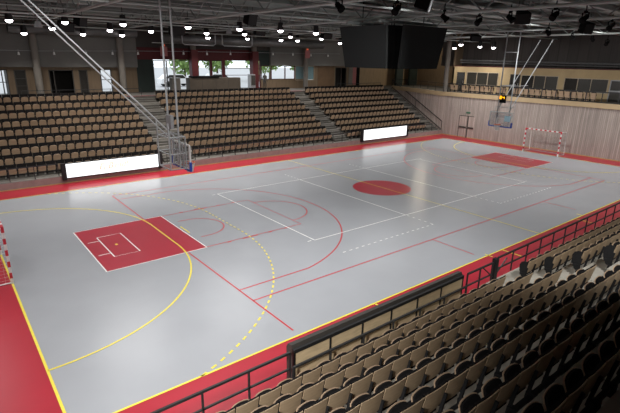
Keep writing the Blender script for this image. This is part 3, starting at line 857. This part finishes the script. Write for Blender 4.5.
# slanting stair handrails at the right end
def stair_rail(label, x, y0, z0, y1, z1, top, full):
    t = thing('stair_railing', label, 'railing', (x, y0, z0))
    m_ = MB(); m_.bar((0, 0, top), (0, y1-y0, z1-z0+top), 0.05, 0.07); m_.build('handrail', 'rail_black', t)
    if full:
        m_ = MB(); m_.bar((0, 0, 0.12), (0, y1-y0, z1-z0+0.12), 0.04, 0.12); m_.build('bottom_rail', 'rail_black', t)
    n = 6
    for i in range(n+1):
        if not full and i not in (0, 3, 6): continue
        q = i/n
        m_ = MB(); m_.bar((0, (y1-y0)*q, (z1-z0)*q), (0, (y1-y0)*q, (z1-z0)*q+top), 0.04, 0.04); m_.build('post', 'rail_black', t)
stair_rail('black stair railing descending along the timber wall at the far corner', XR-0.12, 12.05, FD+0.05, 19.6, CONC+0.05, 0.92, False)
stair_rail('black slanting rail at the right end of the far seat block', 41.9, 12.05, FD-0.05, 19.4, CONC-0.1, 0.25, False)
rail_line('gallery_railing', 'long black railing along the front of the right gallery', (XR+0.14, -4.5, 4.46), (XR+0.14, 11.9, 4.46), 13, 0.90, 0.06, 0, 'rail_black', 0.034)

# gallery seats behind that railing, counted from the corner column
gp = MB(); gp.merge(bk, None); 
GN = 0
gy = [11.55, 11.0] + [10.15-0.53*i for i in range(7)] + [6.2, 5.68] + [4.45-0.53*i for i in range(14)]
groot = None
for i, y in enumerate(gy):
    lab = 'small beech chair behind gallery railing, %s from the corner column' % ordinal(i+1)
    if groot is None:
        groot = thing('gallery_chair', lab, 'seat', (XR+0.50, y, 4.46), PI/2, 'gallery chairs'); groot.scale = (0.80, 1, 1)
        b = child('backrest', backrest_mb(0.50, 0, 0.12, 0.80).mesh('backrest', 'beech_far'), groot); child('back_upholstery', ME['pad'], b)
        s = child('seat', seat_slab(0.425, 0.42, -0.016, 0.0).mesh('seat', 'beech'), groot); child('seat_cushion', ME['cush'], s)
        child('bracket', ME['brk'], groot); child('support_beam', ME['beam'], groot)
        for sx in (-.2, .2):
            lg = MB(); lg.box(sx-.02, sx+.02, 0.07, 0.11, 0.0, 0.22); lg.build('leg', 'black', groot)
    else: dup(groot, (XR+0.50, y, 4.46), PI/2, lab)

# ----------------------------------------------------------- handball goals
def goal(label, x, back, net_m):
    t = thing('handball_goal', label, 'goal', (x, 0, 0))
    def striped(a, b, nm):
        a, b = Vector(a), Vector(b); L = (b-a).length; n = int(round(L/0.2)); m_ = MB()
        for i in range(n):
            m_.bar(a+(b-a)*(i/n), a+(b-a)*((i+1)/n), 0.085, 0.085, mi=i % 2)
        return m_.build(nm, ['red_paint', 'white_paint'], t)
    for sy in (-1, 1): striped((0, sy*1.54, 2.08), (0, sy*1.54, 0), 'post')
    striped((0, -1.5, 2.04), (0, 1.5, 2.04), 'crossbar')
    bx = back
    for sy in (-1, 1):
        m_ = MB(); m_.path([(0, sy*1.54, 2.02), (bx*0.75, sy*1.54, 2.0), (bx*0.85, sy*1.54, 1.95), (bx, sy*1.54, 0.03), (0, sy*1.54, 0.03)], 0.03, 8)
        m_.build('side_frame', 'white_paint', t)
    m_ = MB(); m_.tube((bx, -1.54, 0.03), (bx, 1.54, 0.03), 0.03, 8); m_.build('ground_bar', 'grey_metal', t)
    # net: back sheet, roof sheet and two sides of thin cords
    m_ = MB(); r = 0.004; st = 0.125
    def P(u, w_): # w_ 0..1 from ground to the top back bar
        return (bx*(1-0.15*w_), u, 0.03+1.92*w_)
    n = int(3.08/st)
    for i in range(n+1):
        u_ = -1.54+3.08*i/n
        m_.tube(P(u_, 0), P(u_, 1), r, 3, cap=False); m_.tube(P(u_, 1), (0, u_, 2.03), r, 3, cap=False)
    for j in range(17):
        m_.tube(P(-1.54, j/16), P(1.54, j/16), r, 3, cap=False)
        for sy in (-1.54, 1.54): m_.tube(P(sy, j/16), (0, sy, 0.03+1.98*j/16), r, 3, cap=False)
    for j in range(1, 6): 
        for sy in (-1.54, 1.54): m_.tube((bx*j/6, sy, 0.03), (bx*0.9*j/6, sy, 2.0), r, 3, cap=False)
        m_.tube((bx*0.85*j/6, -1.54, 2.0), (bx*0.85*j/6, 1.54, 2.0), r, 3, cap=False)
    m_.build('net', net_m, t)
goal('red and white handball goal at the left edge of the court', 0.0, -1.1, 'net')
goal('red and white handball goal before the timber end wall', 40.0, 1.15, 'net_grey')

# --------------------------------------------------------------- baskets
def basket(label, mirror):
    sx = -1 if mirror else 1
    X0 = 40 if mirror else 0
    shift = 0.0 if mirror else -0.15
    def T(p): return (X0+sx*(p[0]+shift), p[1], p[2]+(0 if mirror else 0.05))
    t = thing('basketball_hoop', label, 'basket', (0, 0, 0))
    t.location = T((6.9, 0, 9.5)); off = Vector(t.location)
    def L(p): return Vector(T(p))-off
    b = MB(); b.prism([L((7.2, -.9, 2.9)), L((7.2, .9, 2.9)), L((7.2, .9, 3.95)), L((7.2, -.9, 3.95))], (-sx*0.02, 0, 0))
    bo = b.build('backboard', 'acrylic', t); tag(bo, 'clear acrylic board with white lines')
    l = MB(); xx = 7.205
    fr = [(-.9, 2.9), (.9, 2.9), (.9, 3.95), (-.9, 3.95)]
    for a, c in zip(fr, fr[1:]+fr[:1]): l.bar(L((xx, a[0], a[1])), L((xx, c[0], c[1])), 0.06, 0.075)
    iq = [(-.295, 3.05), (.295, 3.05), (.295, 3.5), (-.295, 3.5)]
    for a, c in zip(iq, iq[1:]+iq[:1]): l.bar(L((xx, a[0], a[1])), L((xx, c[0], c[1])), 0.012, 0.05)
    l.build('board_line', 'white_paint', bo)
    pd_ = MB(); pd_.bar(L((7.2, -.93, 2.88)), L((7.2, .93, 2.88)), 0.09, 0.08)
    for sy in (-1, 1): pd_.bar(L((7.2, sy*.92, 2.86)), L((7.2, sy*.92, 3.25)), 0.09, 0.08)
    tag(pd_.build('edge_padding', 'blue_pad', bo), 'blue padding round the lower edge')
    h = MB(); c = (7.2+0.15+0.225, 0, 3.05)
    h.path([L((c[0]+.225*math.cos(2*PI*i/24), .225*math.sin(2*PI*i/24), 3.05)) for i in range(24)], 0.022, 8, closed=True)
    h.bar(L((7.2, 0, 3.03)), L((7.36, 0, 3.03)), 0.14, 0.07)
    ho = h.build('rim', 'orange', t); tag(ho, 'orange rim')
    n = MB()
    for i in range(12):
        for d_ in (1, -1):
            pts = []
            for j in range(5):
                r = .225-.10*(j/4)**0.8; a = 2*PI*(i+d_*j*0.5)/12
                pts.append(L((c[0]+r*math.cos(a), r*math.sin(a), 3.04-.42*j/4)))
            n.path(pts, 0.011, 4)
    tag(n.build('net', 'net', ho), 'white cord net')
    for sy in (-1, 1):
        m_ = MB(); m_.tube(L((6.93, sy*.5, 3.0)), L((6.93, sy*.5, 9.7)), 0.045, 8); m_.build('mast', 'mast', t)
        m_ = MB(); m_.tube(L((7.1, sy*.5, 3.95)), L((1.95, sy*.5, 9.35)), 0.03, 8); m_.build('brace', 'mast', t)
    m_ = MB()
    fr_ = 0.55 if mirror else 1.0
    for sy in (-1, 1):
        m_.tube(L((6.45, sy*.62, 2.95)), L((6.45, sy*.62, 4.9)), 0.03*fr_, 6)
        for zz in (2.95, 3.6, 4.3): m_.tube(L((6.45, sy*.62, zz)), L((7.17, sy*.62, zz)), 0.028*fr_, 6)
        m_.tube(L((7.15, sy*.62, 2.9)), L((7.15, sy*.62, 4.3)), 0.03*fr_, 6)
        m_.tube(L((7.15, sy*.3, 2.9)), L((7.15, sy*.3, 3.9)), 0.025*fr_, 6)
    for zz in (2.95, 3.6, 4.3):
        m_.tube(L((6.45, -.62, zz)), L((6.45, .62, zz)), 0.028*fr_, 6); m_.tube(L((7.15, -.62, zz)), L((7.15, .62, zz)), 0.028*fr_, 6)
    m_.build('frame', 'mast', t)
    for x_, z_ in (((6.93, 5.9), (6.93, 8.3)) if mirror else ((6.93, 4.4),)):
        m_ = MB(); m_.tube(L((x_, -.5, z_)), L((x_, .5, z_)), 0.026, 6); m_.build('cross_bar', 'mast', t)
    for sy in ((-.5, .5) if mirror else ()):
        m_ = MB(); m_.tube(L((6.93, sy, 5.9)), L((4.80, sy, 5.9)), 0.022, 6); m_.build('side_bar', 'mast', t)
    return t
basket('ceiling-hung basketball hoop on the left side, seen from behind', False)
br_ = basket('ceiling-hung basketball hoop at right before the timber end wall', True)
c = MB(); c.box(32.76, 32.78, -0.80, -0.32, 3.30, 3.72)
tag(c.build('blue_card', 'pale_blue'), 'pale blue square sheet fixed on the right backboard', 'sheet')
def shot_clock(label, x, y, face, digits):
    t = thing('shot_clock', label, 'clock', (x, y, 4.62))
    h = MB(); h.box(-0.07, 0.07, -0.26, 0.26, 0.0, 0.56); ho = h.build('housing', 'grey_metal' if face > 0 else 'cube_black', t)
    if face > 0:
        return
    seg = {'8': 'abcdefg', '0': 'abcdef', '6': 'acdefg', '1': 'bc', '4': 'bcfg', '9': 'abcdfg', '7': 'abc', '2': 'abged'}
    for i, ch in enumerate(digits):
        d_ = MB(); cy = (0.12 if i == 0 else -0.12); w2, h2 = 0.07, 0.09; cz = 0.40
        S_ = dict(a=((-w2, h2), (w2, h2)), g=((-w2, 0), (w2, 0)), d=((-w2, -h2), (w2, -h2)), f=((-w2, h2), (-w2, 0)), b=((w2, h2), (w2, 0)), e=((-w2, 0), (-w2, -h2)), c=((w2, 0), (w2, -h2)))
        for s_ in seg[ch]:
            (a, b_), (c_, e_) = S_[s_]
            d_.bar((-0.075, cy-a, cz+b_), (-0.075, cy-c_, cz+e_), 0.01 if a != c_ else 0.05, 0.05 if a != c_ else 0.01)
        tag(d_.build('digit', 'amber', ho), 'glowing amber digit')
shot_clock('black shot clock with amber digits hung above the right hoop', 33.15, 0.26, -1, '84')
shot_clock('flat grey back of the shot clock above the left hoop', 6.75, 0.25, 1, '')

# -------------------------------------------------------------- video cube
t = thing('video_cube', 'large black four-sided video screen cube hanging over the centre circle', 'scoreboard', (20.05, 0, 7.1))
A = 2.2
for k in range(4):
    R = Matrix.Rotation(k*PI/2, 4, 'Z')
    wb, wt, zb, zt = 1.58, 1.76, 0.05, 2.2
    db, dt = A-0.12, A+0.22
    f = [(-wb, -db, zb), (wb, -db, zb), (wt, -dt, zt), (-wt, -dt, zt)]
    s = MB(); s.prism([R @ Vector(p) for p in f], R @ Vector((0, 0.14, 0.02))); s.build('screen', 'screen_black', t)
c = MB()
for k in range(4):
    R = Matrix.Rotation(k*PI/2, 4, 'Z')
    c.prism([R @ Vector(p) for p in ((-1.8, -1.8, 0.04), (1.8, -1.8, 0.04), (2.0, -2.0, 2.18), (-2.0, -2.0, 2.18))], R @ Vector((0, 0.3, 0)))
c.box(-1.8, 1.8, -1.8, 1.8, 0.04, 0.08); c.box(-2.0, 2.0, -2.0, 2.0, 2.14, 2.18)
c.build('core', 'cube_black', t)
for sx in (-1, 1):
    for sy in (-1, 1):
        m_ = MB(); m_.tube((sx*1.2, sy*1.2, 2.15), (sx*1.2, sy*1.2, 3.55), 0.03, 6); m_.build('hanger', 'black', t)
m_ = MB()
for sy in (-1.2, 1.2): m_.bar((-2.4, sy, 2.42), (2.4, sy, 2.42), 0.12, 0.14)
m_.build('lifting_beam', 'steel_roof', t)

# ------------------------------------------------------- lamps in the roof
LAMP = None
def light_can(label, loc, power, group):
    global LAMP
    if LAMP is None:
        LAMP = thing('ceiling_floodlight', label, 'lamp', loc, 0, group)
        b = MB(); b.tube((0, 0, 0.0), (0, 0, 0.46), 0.215, 14, 0.17); b.build('housing', 'black', LAMP)
        b = MB(); [b.tube((0, 0, -0.15*math.sin(i*PI/8)), (0, 0, -0.15*math.sin((i+1)*PI/8)), 0.19*math.cos(i*PI/8), 14, max(0.002, 0.19*math.cos((i+1)*PI/8)), cap=False) for i in range(4)]; tag(b.build('lens', 'lamp_glow', LAMP), 'glowing white lens')
        b = MB(); b.tube((0, 0, 0.42), (0, 0, 0.95), 0.02, 6); b.box(-0.12, 0.12, -0.12, 0.12, 0.42, 0.52); b.build('hanger', 'black', LAMP)
        o = LAMP
    else: o = dup(LAMP, loc, 0, label)
    ld = bpy.data.lights.new('spot', 'SPOT'); ld.energy = power; ld.spot_size = math.radians(125); ld.spot_blend = 1.0; ld.shadow_soft_size = 0.22; ld.color = (1.0, 0.95, 0.9)
    lo_ = bpy.data.objects.new('flood_beam', ld); COL.objects.link(lo_); lo_.parent = o; lo_.location = (0, 0, -0.30)
    return o
LP = [('front', [(9,20),(65,22),(123,24),(188,27),(239.5,29),(280.5,30.5),(316,33)], 9.42),
      ('middle', [(52,28),(110,30),(151,31),(206.5,33),(244.5,34),(290.5,36.5),(321.5,38.5)], 9.42),
      ('back', [(24,33),(83,34),(122,35),(208,37.5),(247.5,38.5),(281,40),(297.5,40.5),(340,43)], 9.25)]
BACKY = 20.8
for nm, pts, z in LP:
    for i, (u_, v_) in enumerate(pts):
        if nm == 'front': p = at(u_, v_, 2, 9.42); 
        elif nm == 'middle': p = at(u_, v_, 1, 16.6)
        else: p = at(u_, v_, 1, BACKY)
        if p.y > 21.5: p = at(u_, v_, 1, 18.0)
        light_can('black can floodlight, lit, %s row over far stand, %s from the left' % (nm, ordinal(i+1)), (p.x, p.y, p.z), 330.0, 'lit floodlights over the far stand')
for i, (u_, v_) in enumerate(((454.5,48),(461,44.5),(480,46.5),(493.5,47.5))):
    p = at(u_, v_, 0, 43.6 if i != 1 else 39)
    light_can('black can floodlight, lit, right of the video cube, %s from the cube' % ordinal(i+1), p, 60.0, 'lit floodlights right of the cube')

# unlit-looking stage lights aimed at the court
STG = None
def stage_light(label, p, aim):
    global STG
    if STG is None:
        STG = thing('stage_spotlight', label, 'lamp', p, 0, 'black stage lights under the roof')
        b = MB(); b.tube((0, 0, 0.35), (0, 0, 0.75), 0.035, 8); b.box(-0.06, 0.06, -0.1, 0.1, 0.3, 0.4); b.build('clamp', 'cube_black', STG)
        b = MB(); b.box(-0.22, 0.22, -0.03, 0.03, 0.26, 0.30); b.box(-0.22, -0.19, -0.04, 0.04, -0.06, 0.28); b.box(0.19, 0.22, -0.04, 0.04, -0.06, 0.28); b.build('yoke', 'cube_black', STG)
        b = MB(); b.tube((0, 0.16, 0.12), (0, -0.14, -0.12), 0.13, 12, 0.17); b.tube((0, -0.14, -0.12), (0, -0.22, -0.185), 0.20, 12); b.build('lamp_body', 'cube_black', STG)
        b = MB(); b.tube((0, -0.222, -0.187), (0, -0.225, -0.19), 0.17, 12); b.build('lens', 'cube_black', STG); STG.scale = (0.72, 0.72, 0.72)
        return STG
    return dup(STG, p, aim, label)
SL = [(339,6),(397,9),(444,17),(479,21),(510,18),(548,32),(555,15),(572,37),(585,18),(592,39),(611,26),(607,43)]
for i, (u_, v_) in enumerate(SL):
    p = at(u_, v_, 2, 9.4)
    if p.x > 41: p = at(u_, v_, 0, 40.5)
    stage_light('black unlit stage light under the roof, %s from the left' % ordinal(i+1), p, random.uniform(-2, 2))
# box loudspeakers
def speaker(label, p, w, h, rz, tilt=0.25):
    t = thing('loudspeaker', label, 'speaker', p, rz)
    b = MB(); b.prism([(-w/2, -0.25, -h/2), (w/2, -0.25, -h/2), (w*0.36, 0.3, -h*0.42), (-w*0.36, 0.3, -h*0.42)], (0, 0, h)); o = b.build('cabinet', 'cube_black', t); o.rotation_euler = (tilt, 0, 0)
    b = MB(); b.box(-w/2+.03, w/2-.03, -0.27, -0.25, -h/2+.03, h/2-.03); g_ = b.build('grille', 'black', t); g_.rotation_euler = (tilt, 0, 0)
    b = MB()
    for sx in (-1, 1): b.tube((sx*w*0.3, 0, h*0.3), (sx*w*0.3, 0, h*0.5+0.5), 0.015, 6)
    b.build('hanger', 'black', t)
for lab, u_, v_, ax, vl, w, h, rz in (
        ('black box loudspeaker under the roof at far left', 65, 26.5, 1, 15.5, 0.95, 0.55, 0.2),
        ('dark twin loudspeaker behind the left hoop masts', 176, 29.5, 1, 17.0, 1.3, 0.75, 0.1),
        ('large black loudspeaker hanging above the middle block', 250, 19, 1, 9.0, 0.85, 0.72, 0.3),
        ('flat black loudspeaker over the right edge of the middle block', 259, 32, 1, 17.0, 1.1, 0.5, 0.2),
        ('black loudspeaker left of the video cube', 326, 36, 1, 14.0, 1.0, 0.45, 0.0),
        ('large black loudspeaker in the roof directly above the cube', 424, 3, 1, -6.5, 1.0, 0.55, 0.6),
        ('large black loudspeaker hanging at upper right of the cube', 522, 18, 1, -6.5, 0.72, 0.5, -0.9),
        ('black pointed loudspeaker near the upper right corner', 586, 28, 1, -6.0, 0.7, 0.6, -0.4),
        ('small black loudspeaker above the gallery right of the cube', 475, 38, 1, 3.0, 0.8, 0.4, -0.6),
        ('black loudspeaker tucked beside the left brace poles', 80, 21, 1, 11.0, 0.55, 0.5, 0.5)):
    speaker(lab, at(u_, v_, ax, vl), w, h, rz)
# little white lamps strung on a cable along the back wall
cb = MB(); pts = [at(u_, v_, 1, 23.2) for u_, v_ in ((-4, 50), (40, 51), (86, 51), (140, 51), (190, 51.5), (252, 52.5), (340, 54))]
cb.path(pts, 0.018, 6); tag(cb.build('lamp_cable', 'grey_metal'), 'thin cable stretched along the back wall below the roof', 'cable')
lr = None
for i, (u_, v_) in enumerate(((18.5,53),(54,53),(86,53),(112.5,53),(138,53),(183.5,53),(207,53.5),(230.5,53.5),(273,53.7),(293,54.2),(311,55),(328,55.5))):
    p = at(u_, v_, 1, 23.2)
    lab = 'small white lamp on the back wall cable, %s from the left' % ordinal(i+1)
    if lr is None:
        lr = thing('hanging_lamp', lab, 'lamp', p, 0, 'small lamps on the cable')
        b = MB(); b.tube((0, 0, -0.14), (0, 0, 0.08), 0.09, 10, 0.06); b.build('shade', 'white_paint', lr)
        b = MB(); b.tube((0, 0, 0.08), (0, 0, 0.26), 0.02, 6); b.build('stem', 'grey_metal', lr)
    else: dup(lr, p, 0, lab)
for i, (u_, v_) in enumerate(((163.5, 46), (307.5, 50))):
    p = at(u_, v_, 1, 22.6)
    t = thing('hanging_sign', ('orange-topped sign hanging left of the left red column', 'orange-topped sign hanging by the right grey column')[i], 'sign', p)
    b = MB(); b.box(-0.12, 0.12, -0.03, 0.03, -0.02, 0.14); b.build('lit_top', 'orange_sign', t)
    b = MB(); b.box(-0.32, 0.32, -0.02, 0.02, -0.85, -0.05); b.build('sign_panel', 'pink_sign', t)
    b = MB(); b.tube((-1.0, 0, 0.25), (1.0, 0, 0.25), 0.03, 6); b.build('light_tube', 'white_paint', t)
# pale lamp shades under the roof
for i, (u_, v_, Y_) in enumerate(((38, 24, 14.5), (229, 31, 13.5), (333, 37, 14))):
    p = at(u_, v_, 1, Y_)
    t = thing('hanging_horn', ('pale cone horn at far left below the roof', 'pale cone horn below the large black loudspeaker', 'pale cone horn left of the video cube')[i], 'horn', p)
    b = MB(); b.tube((0, 0, -0.18), (0, 0, 0.16), 0.24, 12, 0.14); b.build('cone', 'grey_metal', t)
    b = MB(); b.tube((0, 0, 0.16), (0, 0, 0.6), 0.02, 6); b.build('stem', 'grey_metal', t)

# ----------------------------------------------- clutter on the concourse
t = thing('service_counter', 'long plywood-fronted counter on the concourse behind the middle block', 'counter', (20.3, 22.4, CONC))
b = MB(); b.box(-2.65, 2.65, -0.4, 0.4, 0, 1.28); b.build('body', 'counter', t)
b = MB(); b.box(-2.35, 0.35, -0.45, 0.45, 1.28, 1.44); b.build('dark_top', 'cube_black', t)
b = MB(); 
for xx in (-1.4, 0, 1.3): b.box(xx-.015, xx+.015, -0.41, -0.4, 0.02, 1.26)
b.build('panel_joint', 'frame_dark', t)
t = thing('storage_box', 'stack box of light grey carton left of the counter', 'box', (16.55, 22.6, CONC))
b = MB(); b.box(-.45, .35, -.3, .3, 0, 1.25); b.build('carton', 'column', t)
b = MB(); b.box(-.46, .36, -.31, .31, 1.25, 1.3); b.build('lid', 'grey_metal', t)
t = thing('trolley', 'grey wheeled trolley before the glazing beside the right red column', 'trolley', (24.7, 22.8, CONC))
b = MB(); b.box(-.3, .3, -.25, .25, 0.25, 1.55); b.build('cage', 'grey_metal', t)
b = MB(); b.box(-.18, .26, -.3, -.25, 0.5, 1.45); b.build('dark_bag', 'frame_dark', t)
for sx in (-.22, .22):
    b = MB(); b.tube((sx, -.04, .12), (sx, .04, .12), .12, 10); b.build('wheel', 'tyre', t); 
    b = MB(); b.box(sx-.03, sx+.03, -.05, .05, .12, .27); b.build('fork', 'black', t)
t = thing('person', 'dark-clothed person standing beside the right red column at the glazing', 'person', (26.15, 22.6, CONC))
sk_me = bpy.data.meshes.new('body')
vs = [(0,0,.92),(0,0,1.15),(0,0.0,1.38),(0,0,1.5),(0,-.01,1.58),(0,-.02,1.68),(-.1,0,.88),(-.1,-.02,.5),(-.1,.02,.07),(-.1,-.13,.04),(.1,0,.88),(.11,-.05,.5),(.12,.02,.07),(.12,-.13,.04),
      (-.19,0,1.4),(-.24,.02,1.13),(-.25,-.06,.88),(-.25,-.09,.78),(.19,0,1.4),(.24,.02,1.13),(.25,-.06,.88),(.25,-.09,.78)]
es = [(0,1),(1,2),(2,3),(3,4),(4,5),(0,6),(6,7),(7,8),(8,9),(0,10),(10,11),(11,12),(12,13),(2,14),(14,15),(15,16),(16,17),(2,18),(18,19),(19,20),(20,21)]
rs = [.14,.13,.14,.065,.075,.09,.095,.065,.045,.035,.095,.065,.045,.035,.065,.048,.036,.03,.065,.048,.036,.03]
sk_me.from_pydata(vs, es, [])
po = bpy.data.objects.new('body', sk_me); COL.objects.link(po); po.parent = t
sm_ = po.modifiers.new('skin', 'SKIN'); su = po.modifiers.new('sub', 'SUBSURF'); su.levels = 1; su.render_levels = 1
for v, r in zip(sk_me.skin_vertices[0].data, rs): v.radius = (r, r*0.8)
sk_me.skin_vertices[0].data[0].use_root = True
sk_me.materials.append(MT['frame_dark'])

# ------------------------------------------------------------- the outdoors
g = MB(); g.box(-40, 120, BY+0.25, 140, 3.9, 4.2); tag(g.build('ground_outside', 'paving'), kind='structure')
def tree(x, y, h, r, label):
    t = thing('tree', label, 'tree', (x, y, 4.2))
    b = MB(); b.tube((0, 0, 0), (0.1, 0, h*0.5), 0.18, 8, 0.1); b.build('trunk', 'bark', t)
    rnd = random.Random(int(x*10)); b = MB()
    for i in range(420):
        d = Vector((rnd.gauss(0, 1), rnd.gauss(0, 1), rnd.gauss(0, 1))).normalized()*r*rnd.uniform(.5, 1.0)
        c = Vector((0, 0, h*0.62))+Vector((d.x, d.y, d.z*0.9)); s = rnd.uniform(.2, .42)*r*0.5
        a = Vector((rnd.gauss(0,1), rnd.gauss(0,1), rnd.gauss(0,1))).normalized(); p = a.orthogonal().normalized()*s; q = a.cross(p)
        b.poly([c-p, c-q*0.6, c+p, c+q*0.6])
    b.build('crown', 'foliage', t)
for i, (x, y, h, r) in enumerate(((27, 44, 5.0, 2.3), (33, 46, 5.5, 2.4), (39, 44, 4.6, 2.0), (43, 47, 5.5, 2.5), (51, 50, 5, 2.2), (23.5, 52, 6, 2.4))):
    tree(x, y, h, r, 'green leafy tree outside the glazing, %s from the left' % ordinal((2, 3, 4, 5, 6, 1)[i]))
def car(x, y, m_, label):
    t = thing('parked_car', label, 'car', (x, y, 4.2))
    b = MB(); b.prism([(-2, -.8, .35), (2, -.8, .35), (2.05, -.8, .75), (1.1, -.8, .9), (.6, -.8, 1.4), (-1.2, -.8, 1.42), (-1.8, -.8, .95), (-2.05, -.8, .85)], (0, 1.6, 0)); b.build('body', m_, t)
    b = MB(); b.prism([(.95, -.81, .95), (.55, -.81, 1.33), (-1.1, -.81, 1.34), (-1.55, -.81, .98)], (0, .02, 0)); b.build('side_window', 'glass_dark', t)
    for xx in (-1.25, 1.25):
        for yy in (-.8, .65):
            b = MB(); b.tube((xx, yy, .33), (xx, yy+.18, .33), .33, 14); b.build('wheel', 'tyre', t)
car(22.3, 36, 'car_white', 'white car parked outside the glazing left of the red column')
car(28.5, 37, 'car_white', 'white car parked outside between the red columns')


# ------------------------------------------------------------------- light
wd = bpy.data.worlds.new('world'); SC.world = wd; wd.use_nodes = True
bg = wd.node_tree.nodes['Background']; bg.inputs[0].default_value = (0.86, 0.93, 1.0, 1); bg.inputs[1].default_value = 1.8

LK = 0.92
def add_fill(x, y, z, power, ang=112, tgt=None, col=(1.0, 0.985, 0.97), blend=1.0, rad=0.35):  # unseen spots added as fill light; none belongs to a fixture
    ld = bpy.data.lights.new('fill_spot', 'SPOT'); ld.energy = power; ld.spot_size = math.radians(ang); ld.spot_blend = blend; ld.shadow_soft_size = rad; ld.color = col; ld.specular_factor = 0.03
    o = bpy.data.objects.new('fill_spot', ld); COL.objects.link(o); o.location = (x, y, z)
    d = Vector(tgt)-Vector((x, y, z)) if tgt else Vector((0, 0, -1))
    o.rotation_euler = d.to_track_quat('-Z', 'Y').to_euler()
for x in (-2, 6, 13, 27, 38):  # added fill over the court
    for y, pw, an in ((-8.5, 1700, 118), (-4.5, 1500, 126), (6.5, 1900, 150)):
        add_fill(x, y, 9.6, pw*LK, an, rad=2.0)
add_fill(-6.5, -19, 9.5, 11000, 47, (2.5, -12.6, 0.8), rad=0.8)  # added fill on the near seat backs, left part
add_fill(6, -19, 9.9, 5400, 60, (18, -12.6, 0.6), rad=0.8)  # added fill on the near seat backs, right part
for x in (3, 15, 27, 37): add_fill(x, -7.5, 9.6, 3000, 62, (x+2, 15.5, 1.6), rad=0.5)  # added fill on the fronts of the far seats
add_fill(29, -1.8, 9.2, 3000, 70, (42.2, -3, 3.2)); add_fill(28, 5.5, 9.6, 3000, 70, (42.2, 7, 3.0))  # added fill on the timber end wall and gallery
cl = bpy.data.lights.new('corner_fill', 'POINT'); cl.energy = 250; cl.specular_factor = 0.0; cl.color = (1.0, 0.85, 0.66); cl.shadow_soft_size = 0.3  # unseen point light added to brighten the far corner walls
clo = bpy.data.objects.new('corner_fill', cl); COL.objects.link(clo); clo.location = (47.5, 18.5, 8.6)

SC.view_settings.view_transform = 'Standard'
SC.view_settings.look = 'None'
SC.view_settings.exposure = 0.0
SC.cycles.max_bounces = 6
SC.cycles.use_denoising = True
